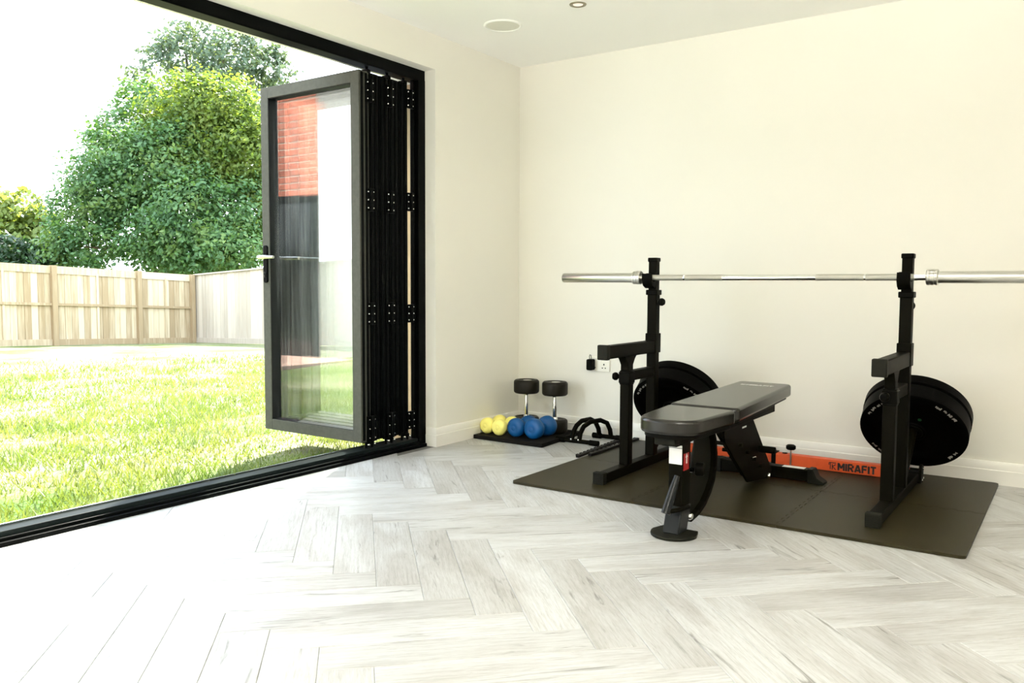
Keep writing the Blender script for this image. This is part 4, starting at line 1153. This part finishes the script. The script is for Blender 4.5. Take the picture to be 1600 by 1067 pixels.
tree('broadleaf_tree', (-17.9, 9.3, -.9), main, 52000, .066, 'leaf_main', 'large dark green broadleaf tree behind the garden fence', 'tree', .24, 1)
sunlit_blobs = [((-18.05, 10.29, 5.6), 1.45, 1.2), ((-17.31, 10.81, 5.55), 1.2, 1.25), ((-17.55, 10.3, 4.6), 1.35, 1.1), ((-16.4, 10.75, 4.4), 1.15, 1.25), ((-18.7, 9.75, 4.9), 1.0, 0.9), ((-15.9, 11.1, 3.2), .9, 1.3)]  # sunlit part of the broadleaf crown, built as its own tree
tree('sunlit_crown', (-17.2, 11.2, -.9), sunlit_blobs, 36000, .068, 'leaf_sunlit', 'sunlit upper right of the broadleaf crown, sunlight painted as yellow-green leaves', 'tree', .2, 8)
far = [((-23.26, 13.49, 9.0), 1.25, 0.94), ((-22.16, 14.25, 9.0), 1.3, 1.1), ((-21.72, 15.11, 8.3), 1.3, 1.36), ((-23.5, 12.64, 8.0), 1.0, 0.99), ((-22.58, 13.88, 8.0), 1.34, 1.01), ((-21.49, 15.93, 8.6), 0.81, 0.93), ((-22.6, 13.9, 6.8), 1.3, 1.0)]
tree('tall_tree', (-22.6, 14.0, -1.2), far, 9500, .095, 'leaf_far', 'taller thin greyish tree rising behind the big broadleaf tree', 'tree', .26, 2)
left = [((-29.06, 10.25, 3.4), 1.04, 0.95), ((-28.29, 10.76, 2.9), 0.81, 0.81), ((-29.91, 9.65, 3.2), 1.04, 1.04), ((-29.2, 10.2, 2.3), 1.6, 1.0)]
tree('pale_tree', (-29.1, 10.2, -1.2), left, 9000, .13, 'leaf_pale', 'pale yellow-green tree in the distance at the left edge', 'tree', .2, 3)
dk = [((-20.47, 6.29, 1.6), 0.76, 0.5), ((-19.77, 6.77, 1.6), 0.68, 0.5), ((-21.17, 5.81, 1.7), 0.76, 0.55), ((-20.4, 6.3, .9), 1.0, .7), ((-22.0, 5.2, 1.6), 0.8, 0.6)]
tree('dark_shrub', (-20.5, 6.3, -.7), dk, 9000, .08, 'leaf_dark', 'low dark green shrub above the fence at the left edge', 'shrub', .08, 4)

# fences
def fence(name, p0, p1, zt0, zt1, label, posts, mat, rails=True, pitch=.132, seed=5):
    rng = random.Random(seed)
    p0 = Vector((*p0, 0)); p1 = Vector((*p1, 0)); d = p1 - p0; L = d.length; d.normalize()
    n = Vector((d.y, -d.x, 0))
    if n.x < 0 and abs(n.x) > .5: n = -n            # faces the house
    if abs(n.y) > .5 and n.y > 0: n = -n
    t = thing(name, p0, label, 'fence')
    zt = lambda s: zt0 + (zt1 - zt0) * s / L
    gz = lambda s: ground_z(*(p0 + d * s).to_2d())
    k = int(L / pitch); pw = L / k
    for i in range(k):
        s = (i + .5) * pw
        c = p0 + d * s
        z0, z1 = gz(s) + .04, zt(s) - .02 + rng.uniform(-.006, .006)
        hw = pw / 2 - .003; th = .009; pr = rng.uniform(0, .006)
        mb = MB()
        a = c - d * hw + n * pr; b = c + d * hw + n * pr
        mb.add([a - n * th, b - n * th, b + n * th, a + n * th, a - n * th, b - n * th, b + n * th, a + n * th], [])
        mb.v = [tuple(Vector(v[:2] + (0,)) + Vector((0, 0, z0 if q < 4 else z1))) for q, v in enumerate(mb.v)]
        mb.f = [(0, 3, 2, 1), (4, 5, 6, 7), (0, 1, 5, 4), (1, 2, 6, 5), (2, 3, 7, 6), (3, 0, 4, 7)]
        obj('board', mb, mat, t, off=None)
    def rail(s0, s1, zf, hgt, dep, nm):
        mb = MB(); a = p0 + d * s0 + n * (.012 + dep / 2); b = p0 + d * s1 + n * (.012 + dep / 2)
        a.z = zf(s0); b.z = zf(s1)
        mb.beam(a, b, dep, hgt); obj(nm, mb, mat, t)
    if rails:
        edges = [0] + posts + [L]
        for s0, s1 in zip(edges, edges[1:]):
            if s1 - s0 < .2: continue
            rail(s0 + .05, s1 - .05, lambda s: zt(s) - .09, .15, .022, 'top_rail')
            rail(s0 + .05, s1 - .05, lambda s: (zt(s) + gz(s)) / 2 + .02, .05, .045, 'middle_rail')
            rail(s0 + .05, s1 - .05, lambda s: gz(s) + .06, .12, .035, 'gravel_board')
            m_ = (s0 + s1) / 2
            mb = MB(); c = p0 + d * m_ + n * .022; mb.beam((c.x, c.y, gz(m_) + .1), (c.x, c.y, zt(m_) - .12), .05, .03, n); obj('batten', mb, mat, t)
        for s in posts:
            c = p0 + d * s + n * .05
            mb = MB(); mb.beam((c.x, c.y, gz(s) - .1), (c.x, c.y, zt(s) - .005), .10, .10, n); obj('post', mb, mat, t)
    else:
        rail(0, L, lambda s: zt(s) - .01, .03, .05, 'capping')
        rail(0, L, lambda s: gz(s) + .06, .12, .03, 'gravel_board')
    return t
# far fence runs along y, side fence along x
yq = lambda y: -13.70 - .066 * (y - 2.95)
F0 = (yq(-3.0), -3.0); F1 = (yq(7.24), 7.24)
LF = math.hypot(F1[0] - F0[0], F1[1] - F0[1])
ps = [(y + 3.0) * LF / 10.24 for y in (-1.70, 0.20, 2.05, 3.94, 5.80, 7.16)]
fence('wooden_fence', F0, F1, 1.31 - (1.13 - 1.31) / 4.29 * 5.95, 1.13, 'wooden fence with posts and rails along the end of the lawn', ps, 'fence')
fence('side_fence', (-13.95, 7.262), (-3.2, 8.05), 1.13, 1.80, 'pale flat boarded fence along the side of the lawn', [], 'fence_pale', rails=False, pitch=.12, seed=9)

# grass blades, thick near the door
rs = np.random.RandomState(11)
n = 55000
dist = 0.30 + 9.0 * rs.beta(1.0, 2.6, n)
xg = 0.08 - dist; yg = rs.uniform(-3.6, 4.5, n); blk = (xg > XO - .06) & (yg > YD - .08); xg[blk] -= .5
hgt = (.030 + .035 * rs.rand(n)) * (1 + .5 * np.sin(xg * 3.1 + np.cos(yg * 2.3) * 2) * np.cos(yg * 1.7 + xg))
wd = .0035 + .0012 * dist ** .7
zg = np.array([ground_z(a, b) for a, b in zip(xg, yg)]) - .004
edge_ = xg > -.36
hgt[edge_] *= 1.5
ang = rs.uniform(0, 2 * PI, n); lean = rs.normal(0, .5, (n, 2)) * hgt[:, None]
V = np.empty((n, 3, 3))
V[:, 0] = np.stack([xg - np.cos(ang) * wd, yg - np.sin(ang) * wd, zg], 1)
V[:, 1] = np.stack([xg + np.cos(ang) * wd, yg + np.sin(ang) * wd, zg], 1)
V[:, 2] = np.stack([xg + lean[:, 0], yg + lean[:, 1], zg + hgt], 1)
me = bpy.data.meshes.new('grass')
me.vertices.add(n * 3); me.vertices.foreach_set('co', V.reshape(-1).astype(np.float32))
me.loops.add(n * 3); me.loops.foreach_set('vertex_index', np.arange(n * 3, dtype=np.int32))
me.polygons.add(n); me.polygons.foreach_set('loop_start', np.arange(0, n * 3, 3, dtype=np.int32)); me.polygons.foreach_set('loop_total', np.full(n, 3, dtype=np.int32))
me.update(); me.validate(); me.materials.append(MAT['grass'])
o = bpy.data.objects.new('grass', me); COL.objects.link(o)
tag(o, 'short green and straw-coloured grass growing up to the door sill', 'grass', kind='stuff')

# neighbouring brick house, seen mirrored in the folded glass
nh = thing('brick_house', (-8.0, -6.3, -.1), 'red brick house reflected in the glass of the folded door', 'house')
HX0, HX1, HY = -10.5, -5.55, -5.9
mb = MB(); mb.box((HX0, HY - 4.0, -.2), (HX1, HY - .008, 5.6)); obj('wall_core', mb, 'mortar', nh)
mbb = MB()
row = 0; z = 2.12
rng = random.Random(2)
while z < 5.5:
    x = HX0 + (row % 2) * .1125
    while x < HX1 - .05:
        if not (row < 0):
            mbb.box((x, HY - .012, z), (min(x + .238, HX1), HY + rng.uniform(-.001, .002), z + .074))
        x += .255
    z += .092; row += 1
obj('brick_courses', mbb, 'brick', nh, kind='stuff')
mb = MB(); mb.box((HX0, HY - .01, -.1), (HX0 + .25, HY + .02, 2.12)); mb.box((HX1 - .10, HY - .01, -.1), (HX1, HY + .03, 2.12)); mb.box((HX0, HY - .01, 2.02), (HX1, HY + .03, 2.12))
for x in (-9.2, -8.2, -7.3, -6.5):
    mb.box((x - .05, HY - .01, -.1), (x + .05, HY + .03, 2.05))
obj('window_frame', mb, 'black_alu', nh)
mb = MB(); mb.box((HX0 + .25, HY - .01, -.1), (HX1 - .1, HY + .005, 2.03)); obj('window_glass', mb, 'dark_glass', nh)
mb = MB(); mb.prism([(HY - 4.4, 5.5), (HY + .4, 5.5), (HY - 2.0, 7.4)], HX0 - .3, HX1 + .3, 'yz'); obj('roof', mb, 'render_roof', nh)
mb = MB(); mb.box((HX0, HY, -.16), (-5.0, HY + 2.2, -.085)); o = obj('patio', mb, 'paving', None, off=(-8, HY, 0)); tag(o, 'pink paved patio in front of the reflected brick house', 'patio', kind='structure')
